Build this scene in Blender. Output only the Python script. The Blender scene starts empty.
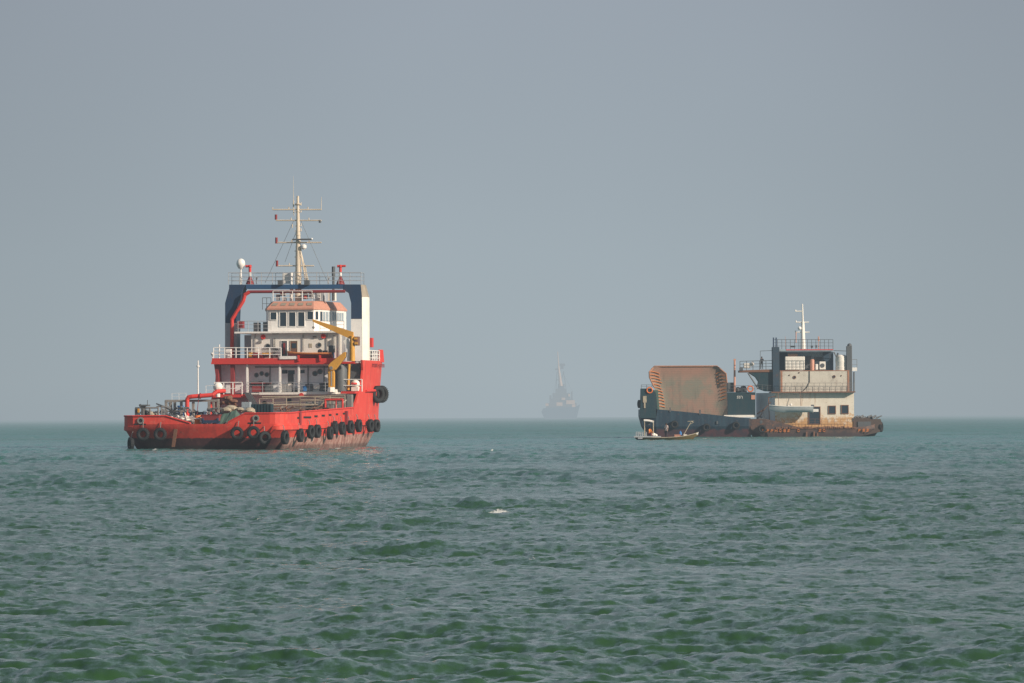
import bpy, math, random
import numpy as np
from mathutils import Vector, Matrix
random.seed(11); rng = np.random.default_rng(11)
R = math.radians
C = bpy.context.scene.collection
scn = bpy.context.scene
F = 4617.0; W, H = 1024, 683; CAM_H = 2.72

# ------------------------------------------------------------------ camera
cd = bpy.data.cameras.new('camera'); cam = bpy.data.objects.new('camera', cd); C.objects.link(cam)
cd.sensor_width = 36; cd.lens = F / W * 36; cd.clip_start = 1; cd.clip_end = 40000
pitch = math.atan((417.0 - 341.5) / F)
cam.matrix_world = (Matrix.Translation((0, 0, CAM_H)) @ Matrix.Rotation(R(90) + pitch, 4, 'X') @ Matrix.Rotation(math.atan(-5.2 / 1024), 4, 'Z'))
scn.camera = cam
CM = cam.matrix_world.copy()
def ray(px, py):
    return (CM.to_3x3() @ Vector(((px - W / 2) / F, -(py - H / 2) / F, -1))).normalized()

class Frame:
    """a vessel's own axes (x across the picture, y away, z up) on the sea"""
    def __init__(s, px, D, rot):
        s.rot = rot; s.o = Vector(((px - 512) / F * D, D, 0))
        s.M = Matrix.Translation(s.o) @ Matrix.Rotation(rot, 4, 'Z'); s.I = s.M.inverted()
        s.c = s.I @ Vector((0, 0, CAM_H))
    def at(s, px, py, v):          # point on the plane y = v measured in the photograph
        d = s.I.to_3x3() @ ray(px, py); t = (v - s.c.y) / d.y
        return s.c + d * t
    def side(s, px, py, u):        # point on the plane x = u
        d = s.I.to_3x3() @ ray(px, py); t = (u - s.c.x) / d.x
        return s.c + d * t

# ------------------------------------------------------------------ mesh builder
def perp(a):
    a = a.normalized(); b = a.cross(Vector((0, 0, 1)))
    if b.length < 1e-3: b = a.cross(Vector((0, 1, 0)))
    b.normalize(); return b, a.cross(b).normalized()
class MB:
    def __init__(s): s.v = []; s.f = []
    def add(s, vs, fs):
        n = len(s.v); s.v += [tuple(p) for p in vs]; s.f += [tuple(i + n for i in f) for f in fs]; return s
    def box(s, a, b):
        x0, x1 = sorted((a[0], b[0])); y0, y1 = sorted((a[1], b[1])); z0, z1 = sorted((a[2], b[2]))
        return s.add([(x0,y0,z0),(x1,y0,z0),(x1,y1,z0),(x0,y1,z0),(x0,y0,z1),(x1,y0,z1),(x1,y1,z1),(x0,y1,z1)],
              [(0,3,2,1),(4,5,6,7),(0,1,5,4),(1,2,6,5),(2,3,7,6),(3,0,4,7)])
    def prism(s, poly, off):       # polygon pushed along a vector
        off = Vector(off); n = len(poly); p = [Vector(q) for q in poly]
        return s.add(p + [q + off for q in p], [tuple(range(n - 1, -1, -1)), tuple(range(n, 2 * n))] + [(i, (i + 1) % n, n + (i + 1) % n, n + i) for i in range(n)])
    def tube(s, a, b, r, r2=None, n=8):
        a = Vector(a); b = Vector(b); r2 = r if r2 is None else r2
        if (b - a).length < 1e-5: return s
        e, g = perp(b - a); vs = []
        for c, q in ((a, r), (b, r2)):
            for i in range(n):
                t = 2 * math.pi * i / n; vs.append(c + e * q * math.cos(t) + g * q * math.sin(t))
        return s.add(vs, [(i, (i + 1) % n, n + (i + 1) % n, n + i) for i in range(n)] + [tuple(range(n - 1, -1, -1)), tuple(range(n, 2 * n))])
    def path(s, pts, r, n=8):
        for a, b in zip(pts, pts[1:]): s.tube(a, b, r, n=n)
        for p in pts[1:-1]: s.ball(p, r * 1.02, 6, 4)
        return s
    def ball(s, c, r, n=12, m=8, sq=(1, 1, 1)):
        c = Vector(c); vs = [c + Vector((0, 0, r * sq[2]))]; fs = []
        for j in range(1, m):
            a = math.pi * j / m
            for i in range(n):
                t = 2 * math.pi * i / n
                vs.append(c + Vector((r * math.sin(a) * math.cos(t) * sq[0], r * math.sin(a) * math.sin(t) * sq[1], r * math.cos(a) * sq[2])))
        vs.append(c - Vector((0, 0, r * sq[2])))
        for i in range(n):
            k = (i + 1) % n; fs.append((0, 1 + i, 1 + k))
            for j in range(m - 2): fs.append((1 + j * n + i, 1 + (j + 1) * n + i, 1 + (j + 1) * n + k, 1 + j * n + k))
            fs.append((1 + (m - 2) * n + i, len(vs) - 1, 1 + (m - 2) * n + k))
        return s.add(vs, fs)
    def lathe(s, c, axis, prof, n=20, closed=False):    # prof: (distance along the axis, radius)
        c = Vector(c); ax = Vector(axis).normalized(); e, g = perp(ax); vs = []; fs = []; m = len(prof)
        for h, r in prof:
            for i in range(n):
                t = 2 * math.pi * i / n; vs.append(c + ax * h + e * r * math.cos(t) + g * r * math.sin(t))
        for j in range(m if closed else m - 1):
            for i in range(n): a = j * n; b = ((j + 1) % m) * n; k = (i + 1) % n; fs.append((a + i, a + k, b + k, b + i))
        if not closed: fs += [tuple(range(n - 1, -1, -1)), tuple(range((m - 1) * n, m * n))]
        return s.add(vs, fs)
    def loft(s, secs, cap=True):
        n = len(secs[0]); vs = [p for q in secs for p in q]; fs = []
        for j in range(len(secs) - 1):
            for i in range(n - 1): fs.append((j * n + i, j * n + i + 1, (j + 1) * n + i + 1, (j + 1) * n + i))
        if cap: fs += [tuple(range(n)), tuple(range(len(vs) - 1, len(vs) - n - 1, -1))]
        return s.add(vs, fs)
    def rail(s, pts, h=1.0, r=.025, bars=3, step=1.3):  # guard rail along points
        pts = [Vector(p) for p in pts]
        for a, b in zip(pts, pts[1:]):
            for k in range(1, bars + 1):
                o = Vector((0, 0, h * k / bars)); s.tube(a + o, b + o, r if k == bars else r * .75, n=6)
            m = max(1, round((b - a).length / step))
            for i in range(m + 1): p = a.lerp(b, i / m); s.tube(p, p + Vector((0, 0, h)), r, n=6)
        return s

def mesh_of(name, mb, smooth=False):
    me = bpy.data.meshes.new(name); me.from_pydata(mb.v, [], mb.f); me.update()
    import bmesh
    bm = bmesh.new(); bm.from_mesh(me); bmesh.ops.recalc_face_normals(bm, faces=bm.faces); bm.to_mesh(me); bm.free()
    if smooth:
        me.shade_smooth()
        try: me.set_sharp_from_angle(angle=R(38))
        except Exception: pass
    return me
def obj(name, mb, mat, parent=None, smooth=False, bevel=0, label=None):
    o = bpy.data.objects.new(name, mesh_of(name, mb, smooth)); o.data.materials.append(mat); C.objects.link(o)
    if parent: o.parent = parent
    if label: o['label'] = label
    if bevel:
        m = o.modifiers.new('bevel', 'BEVEL'); m.width = bevel; m.segments = 2; m.limit_method = 'ANGLE'
    return o
def thing(name, label, cat, fr, loc=(0, 0, 0), rz=0, group=None, mb=None, mat=None, smooth=False):
    """top-level thing: an Empty, or one mesh, at a place given in a vessel's own axes"""
    o = bpy.data.objects.new(name, mesh_of(name, mb, smooth) if mb else None); C.objects.link(o)
    if mb: o.data.materials.append(mat)
    o.location = fr.M @ Vector(loc); o.rotation_euler = (0, 0, fr.rot + rz)
    o['label'] = label; o['category'] = cat
    if group: o['group'] = group
    return o

# ------------------------------------------------------------------ materials
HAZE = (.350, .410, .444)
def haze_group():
    g = bpy.data.node_groups.new('painted_haze', 'ShaderNodeTree')
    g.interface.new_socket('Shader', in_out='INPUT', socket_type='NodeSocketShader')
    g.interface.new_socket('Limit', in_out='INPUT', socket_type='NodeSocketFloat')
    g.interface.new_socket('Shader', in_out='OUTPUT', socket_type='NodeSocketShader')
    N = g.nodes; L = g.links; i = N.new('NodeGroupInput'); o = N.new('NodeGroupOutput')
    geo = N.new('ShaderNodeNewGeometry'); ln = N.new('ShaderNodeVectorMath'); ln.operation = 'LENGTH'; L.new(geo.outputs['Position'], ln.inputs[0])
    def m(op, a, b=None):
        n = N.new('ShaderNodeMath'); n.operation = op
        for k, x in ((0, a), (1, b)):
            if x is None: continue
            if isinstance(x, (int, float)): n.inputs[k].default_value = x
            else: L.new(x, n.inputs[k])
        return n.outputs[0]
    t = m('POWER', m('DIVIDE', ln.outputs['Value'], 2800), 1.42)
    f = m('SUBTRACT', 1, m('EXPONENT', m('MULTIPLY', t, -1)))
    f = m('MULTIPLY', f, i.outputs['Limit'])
    e = N.new('ShaderNodeEmission'); e.inputs[0].default_value = (*HAZE, 1)  # haze is painted: a glow mixed into each surface, growing with distance
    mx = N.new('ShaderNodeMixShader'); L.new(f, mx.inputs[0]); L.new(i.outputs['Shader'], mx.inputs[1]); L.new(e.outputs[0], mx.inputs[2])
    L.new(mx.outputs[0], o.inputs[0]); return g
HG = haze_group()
class NT:
    def __init__(s, name):
        s.m = bpy.data.materials.new(name); s.m.use_nodes = True; s.t = s.m.node_tree; s.t.nodes.clear()
        try: s.m.cycles.emission_sampling = 'NONE'
        except Exception: pass
    def n(s, typ, **kw):
        q = s.t.nodes.new(typ)
        for k, v in kw.items(): setattr(q, k, v)
        return q
    def l(s, a, b): s.t.links.new(a, b)
    def math(s, op, a, b=None, c=None, clamp=False):
        q = s.n('ShaderNodeMath', operation=op, use_clamp=clamp)
        for k, x in enumerate((a, b, c)):
            if x is None: continue
            if isinstance(x, (int, float)): q.inputs[k].default_value = x
            else: s.l(x, q.inputs[k])
        return q.outputs[0]
    def noise(s, vec, scale, detail=4, rough=.6, sc=None):
        if sc:
            mp = s.n('ShaderNodeMapping'); mp.inputs['Scale'].default_value = sc; s.l(vec, mp.inputs[0]); vec = mp.outputs[0]
        q = s.n('ShaderNodeTexNoise'); q.inputs['Scale'].default_value = scale; q.inputs['Detail'].default_value = detail
        q.inputs['Roughness'].default_value = rough; s.l(vec, q.inputs['Vector']); return q.outputs['Fac']
    def step(s, x, a, b):
        q = s.n('ShaderNodeMapRange'); q.interpolation_type = 'SMOOTHSTEP'; s.l(x, q.inputs[0])
        q.inputs[1].default_value = a; q.inputs[2].default_value = b; return q.outputs[0]
    def mix(s, f, a, b):
        q = s.n('ShaderNodeMix', data_type='RGBA')
        if isinstance(f, (int, float)): q.inputs[0].default_value = f
        else: s.l(f, q.inputs[0])
        for k, x in ((6, a), (7, b)):
            if isinstance(x, tuple): q.inputs[k].default_value = (*x[:3], 1)
            else: s.l(x, q.inputs[k])
        return q.outputs[2]
    def done(s, col, rough=.6, metal=0, bump=None, limit=1.0, spec=.4):
        b = s.n('ShaderNodeBsdfPrincipled'); s.bsdf = b
        if isinstance(col, tuple): b.inputs['Base Color'].default_value = (*col[:3], 1)
        else: s.l(col, b.inputs['Base Color'])
        if isinstance(rough, (int, float)): b.inputs['Roughness'].default_value = rough
        else: s.l(rough, b.inputs['Roughness'])
        b.inputs['Metallic'].default_value = metal; b.inputs['Specular IOR Level'].default_value = spec
        if bump is not None:
            q = s.n('ShaderNodeBump'); q.inputs['Strength'].default_value = .35; q.inputs['Distance'].default_value = .04; s.l(bump, q.inputs['Height']); s.l(q.outputs[0], b.inputs['Normal'])
        s.finish(b.outputs[0], limit); return s.m
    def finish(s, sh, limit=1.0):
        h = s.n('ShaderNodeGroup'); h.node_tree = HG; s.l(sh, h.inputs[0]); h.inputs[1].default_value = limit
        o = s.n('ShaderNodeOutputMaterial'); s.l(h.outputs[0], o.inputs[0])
RUST = (.17, .062, .03); GRIME = (.07, .06, .055)
def paint(name, col, rust=.25, grime=.3, rough=.5, rc=RUST, sc=1.0, streak=.35, limit=1.0):
    t = NT(name); tc = t.n('ShaderNodeTexCoord').outputs['Object']
    a = t.noise(tc, 1.1 * sc, 6, .7); s = t.noise(tc, 2.4 * sc, 5, .65, (1, 1, .16)); fine = t.noise(tc, 7 * sc, 3)
    c = t.mix(t.math('MULTIPLY', t.step(a, .35, .75), grime), col, tuple(x * .35 + g * .5 for x, g in zip(col, GRIME)))
    c = t.mix(t.math('MULTIPLY', t.step(s, .56, .74), streak), c, tuple((x * .4 + y * .6) for x, y in zip(col, rc)))
    m = t.math('ADD', t.math('MULTIPLY', a, .6), t.math('MULTIPLY', fine, .4))
    c = t.mix(t.math('MULTIPLY', t.step(m, .62 - rust * .2, .70), min(1, rust * 1.6)), c, rc)
    return t.done(c, t.math('MULTIPLY_ADD', a, .3, rough - .1), bump=fine, limit=limit)
M = {}
M['white'] = paint('weathered_white_paint', (.82, .79, .75), .10, .18)
M['cream'] = paint('stained_cream_paint', (.82, .77, .70), .15, .18)
M['grey'] = paint('grey_paint', (.40, .41, .43), .15, .4)
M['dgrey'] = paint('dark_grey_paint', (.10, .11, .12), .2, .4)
M['red'] = paint('red_paint', (.62, .045, .036), .08, .22, rc=(.22, .05, .035), streak=.22)
M['darkred'] = paint('dark_red_paint', (.25, .03, .035), .2, .4)
M['blue'] = paint('dark_blue_paint', (.018, .045, .10), .06, .25)
M['roof'] = paint('faded_orange_roof', (.56, .27, .19), .08, .25)
M['mastc'] = paint('yellowed_mast_paint', (.66, .56, .44), .15, .3)
M['beam'] = paint('faded_blue_paint', (.025, .085, .19), .08, .25)
M['roofpatch'] = paint('grey_roof_patch', (.32, .27, .21), .08, .25)
M['yellow'] = paint('yellow_crane_paint', (.66, .33, .05), .12, .3)
M['black'] = paint('black_rubber', (.012, .015, .018), 0, .3, .75, streak=0)
M['rubber'] = paint('dusty_rubber', (.016, .020, .024), .10, .3, .8, rc=(.08, .07, .06), streak=.3)
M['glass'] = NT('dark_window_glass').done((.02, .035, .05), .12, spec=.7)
M['steel'] = paint('worn_steel', (.22, .21, .20), .3, .4)
M['rust'] = paint('rusty_steel', (.20, .095, .06), .4, .5)
M['wood'] = paint('varnished_wood', (.13, .095, .035), .1, .5, sc=3)
M['green'] = paint('green_tarpaulin', (.07, .13, .105), .05, .5, .7, sc=2)
M['beige'] = paint('beige_canvas', (.42, .36, .27), .1, .5, .8, sc=2)
M['orange'] = paint('orange_plastic', (.72, .17, .03), .03, .15, .5)
M['bluep'] = paint('blue_plastic', (.04, .2, .5), 0, .2)
M['lightblue'] = paint('pale_blue_paint', (.30, .36, .40), .12, .4)
M['skin'] = NT('skin').done((.22, .11, .07), .6)
M['hair'] = NT('black_hair').done((.012, .01, .01), .6)
M['ramp'] = None

def mat_tug_hull():
    t = NT('red_hull_over_faded_antifouling'); tc = t.n('ShaderNodeTexCoord').outputs['Object']
    sp = t.n('ShaderNodeSeparateXYZ'); t.l(tc, sp.inputs[0]); z = sp.outputs[2]; y = sp.outputs[1]
    a = t.noise(tc, .9, 7, .72); b = t.noise(tc, 3.2, 6, .7); s = t.noise(tc, 1.6, 5, .65, (1, 1, .12))
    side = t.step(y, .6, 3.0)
    red = t.mix(t.math('MULTIPLY', t.step(s, .50, .68), .55), (.66, .058, .040), (.36, .045, .035))
    red = t.mix(t.math('MULTIPLY', t.step(a, .53, .66), .45), red, (.70, .16, .11))
    low = t.mix(t.step(a, .40, .62), (.27, .11, .09), (.46, .29, .25))
    low = t.mix(t.step(b, .53, .66), low, (.15, .085, .07))
    low_shaded = t.mix(t.step(s, .4, .7), (.085, .028, .035), (.12, .045, .045))  # stern's lower hull coloured darker than the side, shade put into the paint
    low = t.mix(side, low_shaded, low)
    zz = t.math('ADD', t.math('SUBTRACT', z, t.math('MULTIPLY', y, .006)), t.math('MULTIPLY', t.math('SUBTRACT', b, .5), .35))
    c = t.mix(t.step(zz, .98, 1.08), low, red)
    rs = t.math('MULTIPLY', t.step(b, .58, .68), t.step(z, 4.5, 1.0))
    c = t.mix(t.math('MULTIPLY', rs, .65), c, (.17, .075, .05))
    sc_ = t.noise(tc, 2.2, 6, .75, (1, .8, 1)); scuff = t.math('MULTIPLY', t.step(sc_, .54, .62), t.math('MULTIPLY', t.step(z, 2.6, 1.7), t.step(y, .5, 14)))
    c = t.mix(t.math('MULTIPLY', scuff, .75), c, (.30, .15, .11))
    c = t.mix(t.math('MULTIPLY', t.step(t.math('ADD', z, t.math('MULTIPLY', a, .3)), .62, .40), t.math('MULTIPLY_ADD', side, -.35, .8)), c, (.045, .032, .034))  # dark waterline band, stronger at the stern to paint in its shade
    return t.done(c, .5, bump=b)
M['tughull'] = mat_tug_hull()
def mat_lct_hull():
    t = NT('blue_and_rust_hull'); tc = t.n('ShaderNodeTexCoord').outputs['Object']
    sp = t.n('ShaderNodeSeparateXYZ'); t.l(tc, sp.inputs[0]); z = sp.outputs[2]; x = sp.outputs[0]
    a = t.noise(tc, 1.0, 7, .7); b = t.noise(tc, 3.5, 6, .7); s = t.noise(tc, 2.0, 5, .65, (1, 1, .14))
    blue = t.mix(t.step(s, .42, .7), (.007, .028, .052), (.018, .050, .078))
    blue = t.mix(t.math('MULTIPLY', t.step(b, .56, .68), .6), blue, (.10, .06, .06))
    boot = t.mix(t.step(a, .4, .6), (.10, .04, .05), (.055, .035, .05))
    zz = t.math('ADD', z, t.math('MULTIPLY', t.math('SUBTRACT', a, .5), .7))
    bow = t.mix(t.step(zz, .85, 1.15), boot, blue)
    aft = t.mix(t.step(a, .38, .62), (.065, .05, .05), (.13, .075, .06))
    aft = t.mix(t.math('MULTIPLY', t.step(b, .54, .66), t.step(z, .5, 1.2)), aft, (.20, .09, .055))
    aft = t.mix(t.math('MULTIPLY', t.step(z, .65, .3), .8), aft, (.06, .045, .05))
    c = t.mix(t.step(x, -1.6, -1.2), bow, aft)
    return t.done(c, .65, bump=b)
M['lcthull'] = mat_lct_hull()
def mat_ramp():
    t = NT('rusty_green_ramp_plating'); tc = t.n('ShaderNodeTexCoord').outputs['Object']
    a = t.noise(tc, .45, 6, .65); b = t.noise(tc, 3.5, 5, .7, (.7, 1, 1.6)); s = t.noise(tc, 1.5, 4, .6, (1, 1, .12))
    sp = t.n('ShaderNodeSeparateXYZ'); t.l(tc, sp.inputs[0])
    c = t.mix(t.step(a, .40, .60), (.34, .215, .165), (.235, .215, .17))
    c = t.mix(t.math('MULTIPLY', t.step(b, .5, .7), .38), c, (.36, .20, .14))
    c = t.mix(t.math('MULTIPLY', t.step(s, .5, .7), .35), c, (.10, .10, .09))
    z = t.math('ADD', sp.outputs[2], t.math('MULTIPLY', a, 2.0)); c = t.mix(t.math('MULTIPLY', t.step(z, 8.2, 9.4), .5), c, (.34, .16, .115))
    w = t.n('ShaderNodeTexWave', wave_type='BANDS', bands_direction='Z'); w.inputs['Scale'].default_value = 1.1; w.inputs['Distortion'].default_value = 1.5; t.l(tc, w.inputs['Vector'])
    c = t.mix(t.math('MULTIPLY', w.outputs['Fac'], .10), c, (.10, .075, .06))
    return t.done(c, .8, bump=b)
M['ramp'] = mat_ramp()
M['orib'] = paint('bright_orange_rust', (.60, .20, .06), .2, .2, .8)
M['teal'] = paint('dark_green_paint', (.007, .036, .050), .1, .35)
def mat_lct_wall():
    t = NT('rust_stained_cream_wall'); tc = t.n('ShaderNodeTexCoord').outputs['Object']
    sp = t.n('ShaderNodeSeparateXYZ'); t.l(tc, sp.inputs[0]); z = sp.outputs[2]
    a = t.noise(tc, .8, 6, .7); b = t.noise(tc, 2.6, 6, .75); s = t.noise(tc, 2.2, 5, .65, (1, 1, .12))
    c = t.mix(t.math('MULTIPLY', t.step(a, .4, .7), .4), (.72, .66, .56), (.52, .44, .34))
    c = t.mix(t.math('MULTIPLY', t.step(s, .54, .7), .45), c, (.40, .24, .13))
    low = t.step(t.math('ADD', z, t.math('MULTIPLY', t.math('SUBTRACT', b, .5), 6.5)), 3.2, 1.6)
    c = t.mix(t.math('MULTIPLY', low, .85), c, (.52, .26, .07))
    c = t.mix(t.math('MULTIPLY', t.step(b, .62, .72), .7), c, (.22, .10, .06))
    return t.done(c, .65, bump=b)
M['lctwall'] = mat_lct_wall()

# ------------------------------------------------------------------ world and sun
sun_dir = Vector((.83, -.56, 0)).normalized(); elev = R(24)
sun_vec = Vector((sun_dir.x * math.cos(elev), sun_dir.y * math.cos(elev), math.sin(elev)))
w = bpy.data.worlds.new('World'); scn.world = w; w.use_nodes = True; nt = w.node_tree; nt.nodes.clear()
sky = nt.nodes.new('ShaderNodeTexSky'); sky.sky_type = 'NISHITA'; sky.sun_disc = False; sky.sun_elevation = elev
sky.sun_rotation = math.atan2(sun_dir.x, sun_dir.y); sky.dust_density = 4; sky.air_density = 1.3
sk = nt.nodes.new('ShaderNodeBackground'); sk.inputs[1].default_value = .09; nt.links.new(sky.outputs[0], sk.inputs[0])
tc = nt.nodes.new('ShaderNodeTexCoord'); sp = nt.nodes.new('ShaderNodeSeparateXYZ'); nt.links.new(tc.outputs['Generated'], sp.inputs[0])
cr = nt.nodes.new('ShaderNodeValToRGB'); nt.links.new(sp.outputs[2], cr.inputs[0])
E = cr.color_ramp.elements
E[0].position = 0; E[0].color = (.345, .405, .440, 1)
E[1].position = .30; E[1].color = (.30, .39, .48, 1)
for p, c in ((.008, (.352, .412, .446, 1)), (.035, (.342, .402, .442, 1)), (.065, (.322, .375, .422, 1)), (.095, (.308, .354, .408, 1))):
    e = E.new(p); e.color = c
# sky colour a little darker towards both sides, varied by noise
nz = nt.nodes.new('ShaderNodeTexNoise'); nz.inputs['Scale'].default_value = 9; nz.inputs['Detail'].default_value = 2
mpg = nt.nodes.new('ShaderNodeMapping'); mpg.inputs['Scale'].default_value = (1, 1, 1.2); nt.links.new(tc.outputs['Generated'], mpg.inputs[0]); nt.links.new(mpg.outputs[0], nz.inputs['Vector'])
ax = nt.nodes.new('ShaderNodeMath'); ax.operation = 'ABSOLUTE'; nt.links.new(sp.outputs[0], ax.inputs[0])
mr = nt.nodes.new('ShaderNodeMapRange'); mr.interpolation_type = 'SMOOTHSTEP'; nt.links.new(ax.outputs[0], mr.inputs[0]); mr.inputs[1].default_value = .01; mr.inputs[2].default_value = .15; mr.inputs[3].default_value = 1.0; mr.inputs[4].default_value = .86
mr2 = nt.nodes.new('ShaderNodeMapRange'); nt.links.new(nz.outputs[0], mr2.inputs[0]); mr2.inputs[1].default_value = .3; mr2.inputs[2].default_value = .7; mr2.inputs[3].default_value = 1.01; mr2.inputs[4].default_value = 1.06
mm = nt.nodes.new('ShaderNodeMath'); mm.operation = 'MULTIPLY'; nt.links.new(mr.outputs[0], mm.inputs[0]); nt.links.new(mr2.outputs[0], mm.inputs[1])
hz = nt.nodes.new('ShaderNodeBackground'); nt.links.new(cr.outputs[0], hz.inputs[0]); nt.links.new(mm.outputs[0], hz.inputs[1])
mf = nt.nodes.new('ShaderNodeMapRange'); mf.interpolation_type = 'SMOOTHSTEP'; nt.links.new(sp.outputs[2], mf.inputs[0]); mf.inputs[1].default_value = .10; mf.inputs[2].default_value = .55; mf.inputs[3].default_value = 0; mf.inputs[4].default_value = .75
ms = nt.nodes.new('ShaderNodeMixShader'); nt.links.new(mf.outputs[0], ms.inputs[0]); nt.links.new(hz.outputs[0], ms.inputs[1]); nt.links.new(sk.outputs[0], ms.inputs[2])
wo = nt.nodes.new('ShaderNodeOutputWorld'); nt.links.new(ms.outputs[0], wo.inputs[0])
sl = bpy.data.lights.new('sun', 'SUN'); sl.energy = 5.0; sl.angle = R(1.0); sl.color = (1, .87, .72)
so = bpy.data.objects.new('sun', sl); C.objects.link(so); so.rotation_euler = sun_vec.to_track_quat('Z', 'Y').to_euler()
scn.view_settings.view_transform = 'Standard'; scn.view_settings.look = 'None'; scn.view_settings.exposure = 0

# ------------------------------------------------------------------ sea
def tile(N, L, lo, hi, seed, spread, rms, pw):
    g = np.random.default_rng(seed); k1 = np.fft.fftfreq(N, L / N) * 2 * np.pi
    kx, ky = np.meshgrid(k1, k1, indexing='ij'); k = np.hypot(kx, ky); k[0, 0] = 1e9
    lam = 2 * np.pi / k; band = 1 / (1 + np.exp(-(lam - lo) / (lo * .12))) / (1 + np.exp((lam - hi) / (hi * .15)))
    ang = np.arctan2(kx, ky)                    # 0 = travelling along y
    P = k ** (-pw) * band * np.maximum(np.abs(np.cos(ang - .25)), 0) ** spread
    P[0, 0] = 0; P[lam < 2.2 * L / N] = 0
    s = np.sqrt(P) * (g.normal(size=(N, N)) + 1j * g.normal(size=(N, N)))
    h = np.fft.ifft2(s).real; q = rms / h.std()
    dx = np.fft.ifft2(-1j * kx / k * s).real * q; dy = np.fft.ifft2(-1j * ky / k * s).real * q
    return h * q, dx, dy, L
def sample(T, x, y, rot):
    h, dx, dy, L = T; N = h.shape[0]; c, s = math.cos(rot), math.sin(rot)
    a = ((c * x + s * y) / L * N) % N; b = ((-s * x + c * y) / L * N) % N
    i = np.floor(a).astype(int); j = np.floor(b).astype(int); fa = a - i; fb = b - j; i %= N; j %= N; i2 = (i + 1) % N; j2 = (j + 1) % N
    bl = lambda z: (z[i, j] * (1 - fa) + z[i2, j] * fa) * (1 - fb) + (z[i, j2] * (1 - fa) + z[i2, j2] * fa) * fb
    u, v = bl(dx), bl(dy); return bl(h), c * u - s * v, s * u + c * v
def build_sea():
    ys = [-200, -60, 0, 15, 25]; y = 32.0
    while y < 15000: ys.append(y); y *= 1.0022 if y < 700 else 1.006
    ys = np.array(ys)
    us = np.concatenate([-np.geomspace(6, .20, 22), np.linspace(-.19, .19, 820), np.geomspace(.20, 6, 22)])
    Y, U = np.meshgrid(ys, us, indexing='ij'); sc = np.maximum(Y, 32); X = U * sc
    x = X.ravel(); y = Y.ravel().copy(); d = np.hypot(x, y)
    sm = lambda t, a, b: (lambda q: q * q * (3 - 2 * q))(np.clip((t - a) / (b - a), 0, 1))
    wB = 1 - sm(d, 260, 800); wC = 1 - sm(d, 90, 260); wA = 1 - .68 * sm(d, 230, 480)
    off = (np.abs(U.ravel()) > .2); wB[off] = 0; wC[off] = 0; wA = wA * np.where(np.abs(U.ravel()) > .3, 0, 1)
    A = tile(1024, 137.0, 1.25, 14, 3, 1.6, .082, 4.0); B = tile(1024, 43.0, .40, 1.6, 5, .8, .030, 3.4); Cc = tile(1024, 17.0, .12, .5, 9, .3, .0110, 3.5)
    # gusts make some stretches of water rougher than others
    G = tile(256, 900.0, 18, 120, 21, 0.0, 1.0, 3.0); g = sample(G, x, y, .7)[0]; gust = np.clip(1 + .34 * g, .45, 1.7)
    z = np.zeros_like(x); X2 = x.copy(); Y2 = y.copy()
    for T, wt, rot, ch in ((A, wA * (gust * .7 + .3), .0, .8), (B, wB * gust, .35, .65), (Cc, wC * gust, -.3, .5)):
        h, dx, dy = sample(T, x, y, rot); z += h * wt; X2 -= dx * wt * ch * -1; Y2 -= dy * wt * ch * -1
    # whitecaps: a few short broken crests, put on the nearest wave top
    foam = np.zeros_like(x)
    for px, py, L, wd in ((517, 516, 20, 2.6), (541, 566, 7, 1.2), (668, 672, 6, 1.0), (40, 437.5, 2.6, 1.8), (80, 496, 5, 1.4), (258, 520, 5, 1.2), (990, 664, 7, 1.4), (337, 448.6, 9, 1.3), (152, 450.6, 5, .8), (291, 450.8, 6, .8), (366, 447.5, 6, .9), (700, 438.6, 5, .7), (846, 438.2, 5, .7), (494, 451.5, 2.5, 1.2), (612, 425.5, 2, .8)):
        r = ray(px, py); t = -CAM_H / r.z; cx, cy = r.x * t, r.y * t; near = np.where((np.abs(x - cx) < L / F * cy * 1.6) & (np.abs(y - cy) < cy * .018))[0]
        if not len(near): continue
        k = near[np.argmax(z[near])]; cx, cy = x[k], y[k]
        sx = L / F * cy * .75; sy = wd / F * cy * 6.0 * (1 if cy < 200 else 3)
        foam = np.maximum(foam, np.exp(-((x - cx) / sx) ** 2 - ((y - cy + sy * .7) / sy) ** 2))
    co = np.stack([X2, Y2, z], 1).astype(np.float32)
    ny, nx = Y.shape; idx = np.arange(ny * nx).reshape(ny, nx)
    q = np.stack([idx[:-1, :-1], idx[:-1, 1:], idx[1:, 1:], idx[1:, :-1]], -1).reshape(-1, 4)
    me = bpy.data.meshes.new('sea'); me.vertices.add(len(co)); me.vertices.foreach_set('co', co.ravel())
    me.loops.add(q.size); me.loops.foreach_set('vertex_index', q.ravel().astype(np.int32)); me.polygons.add(len(q))
    me.polygons.foreach_set('loop_start', np.arange(0, q.size, 4, dtype=np.int32)); me.update(calc_edges=True); me.shade_smooth()
    at = me.attributes.new('foam', 'FLOAT', 'POINT'); at.data.foreach_set('value', foam.astype(np.float32))
    o = bpy.data.objects.new('sea', me); C.objects.link(o); o['kind'] = 'structure'; return o
t = NT('green_sea_water'); geo = t.n('ShaderNodeNewGeometry'); pos = geo.outputs['Position']
ln = t.n('ShaderNodeVectorMath', operation='LENGTH'); t.l(pos, ln.inputs[0]); dist = ln.outputs['Value']
big = t.noise(pos, .03, 4, .6, (1, .35, 1))
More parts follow.
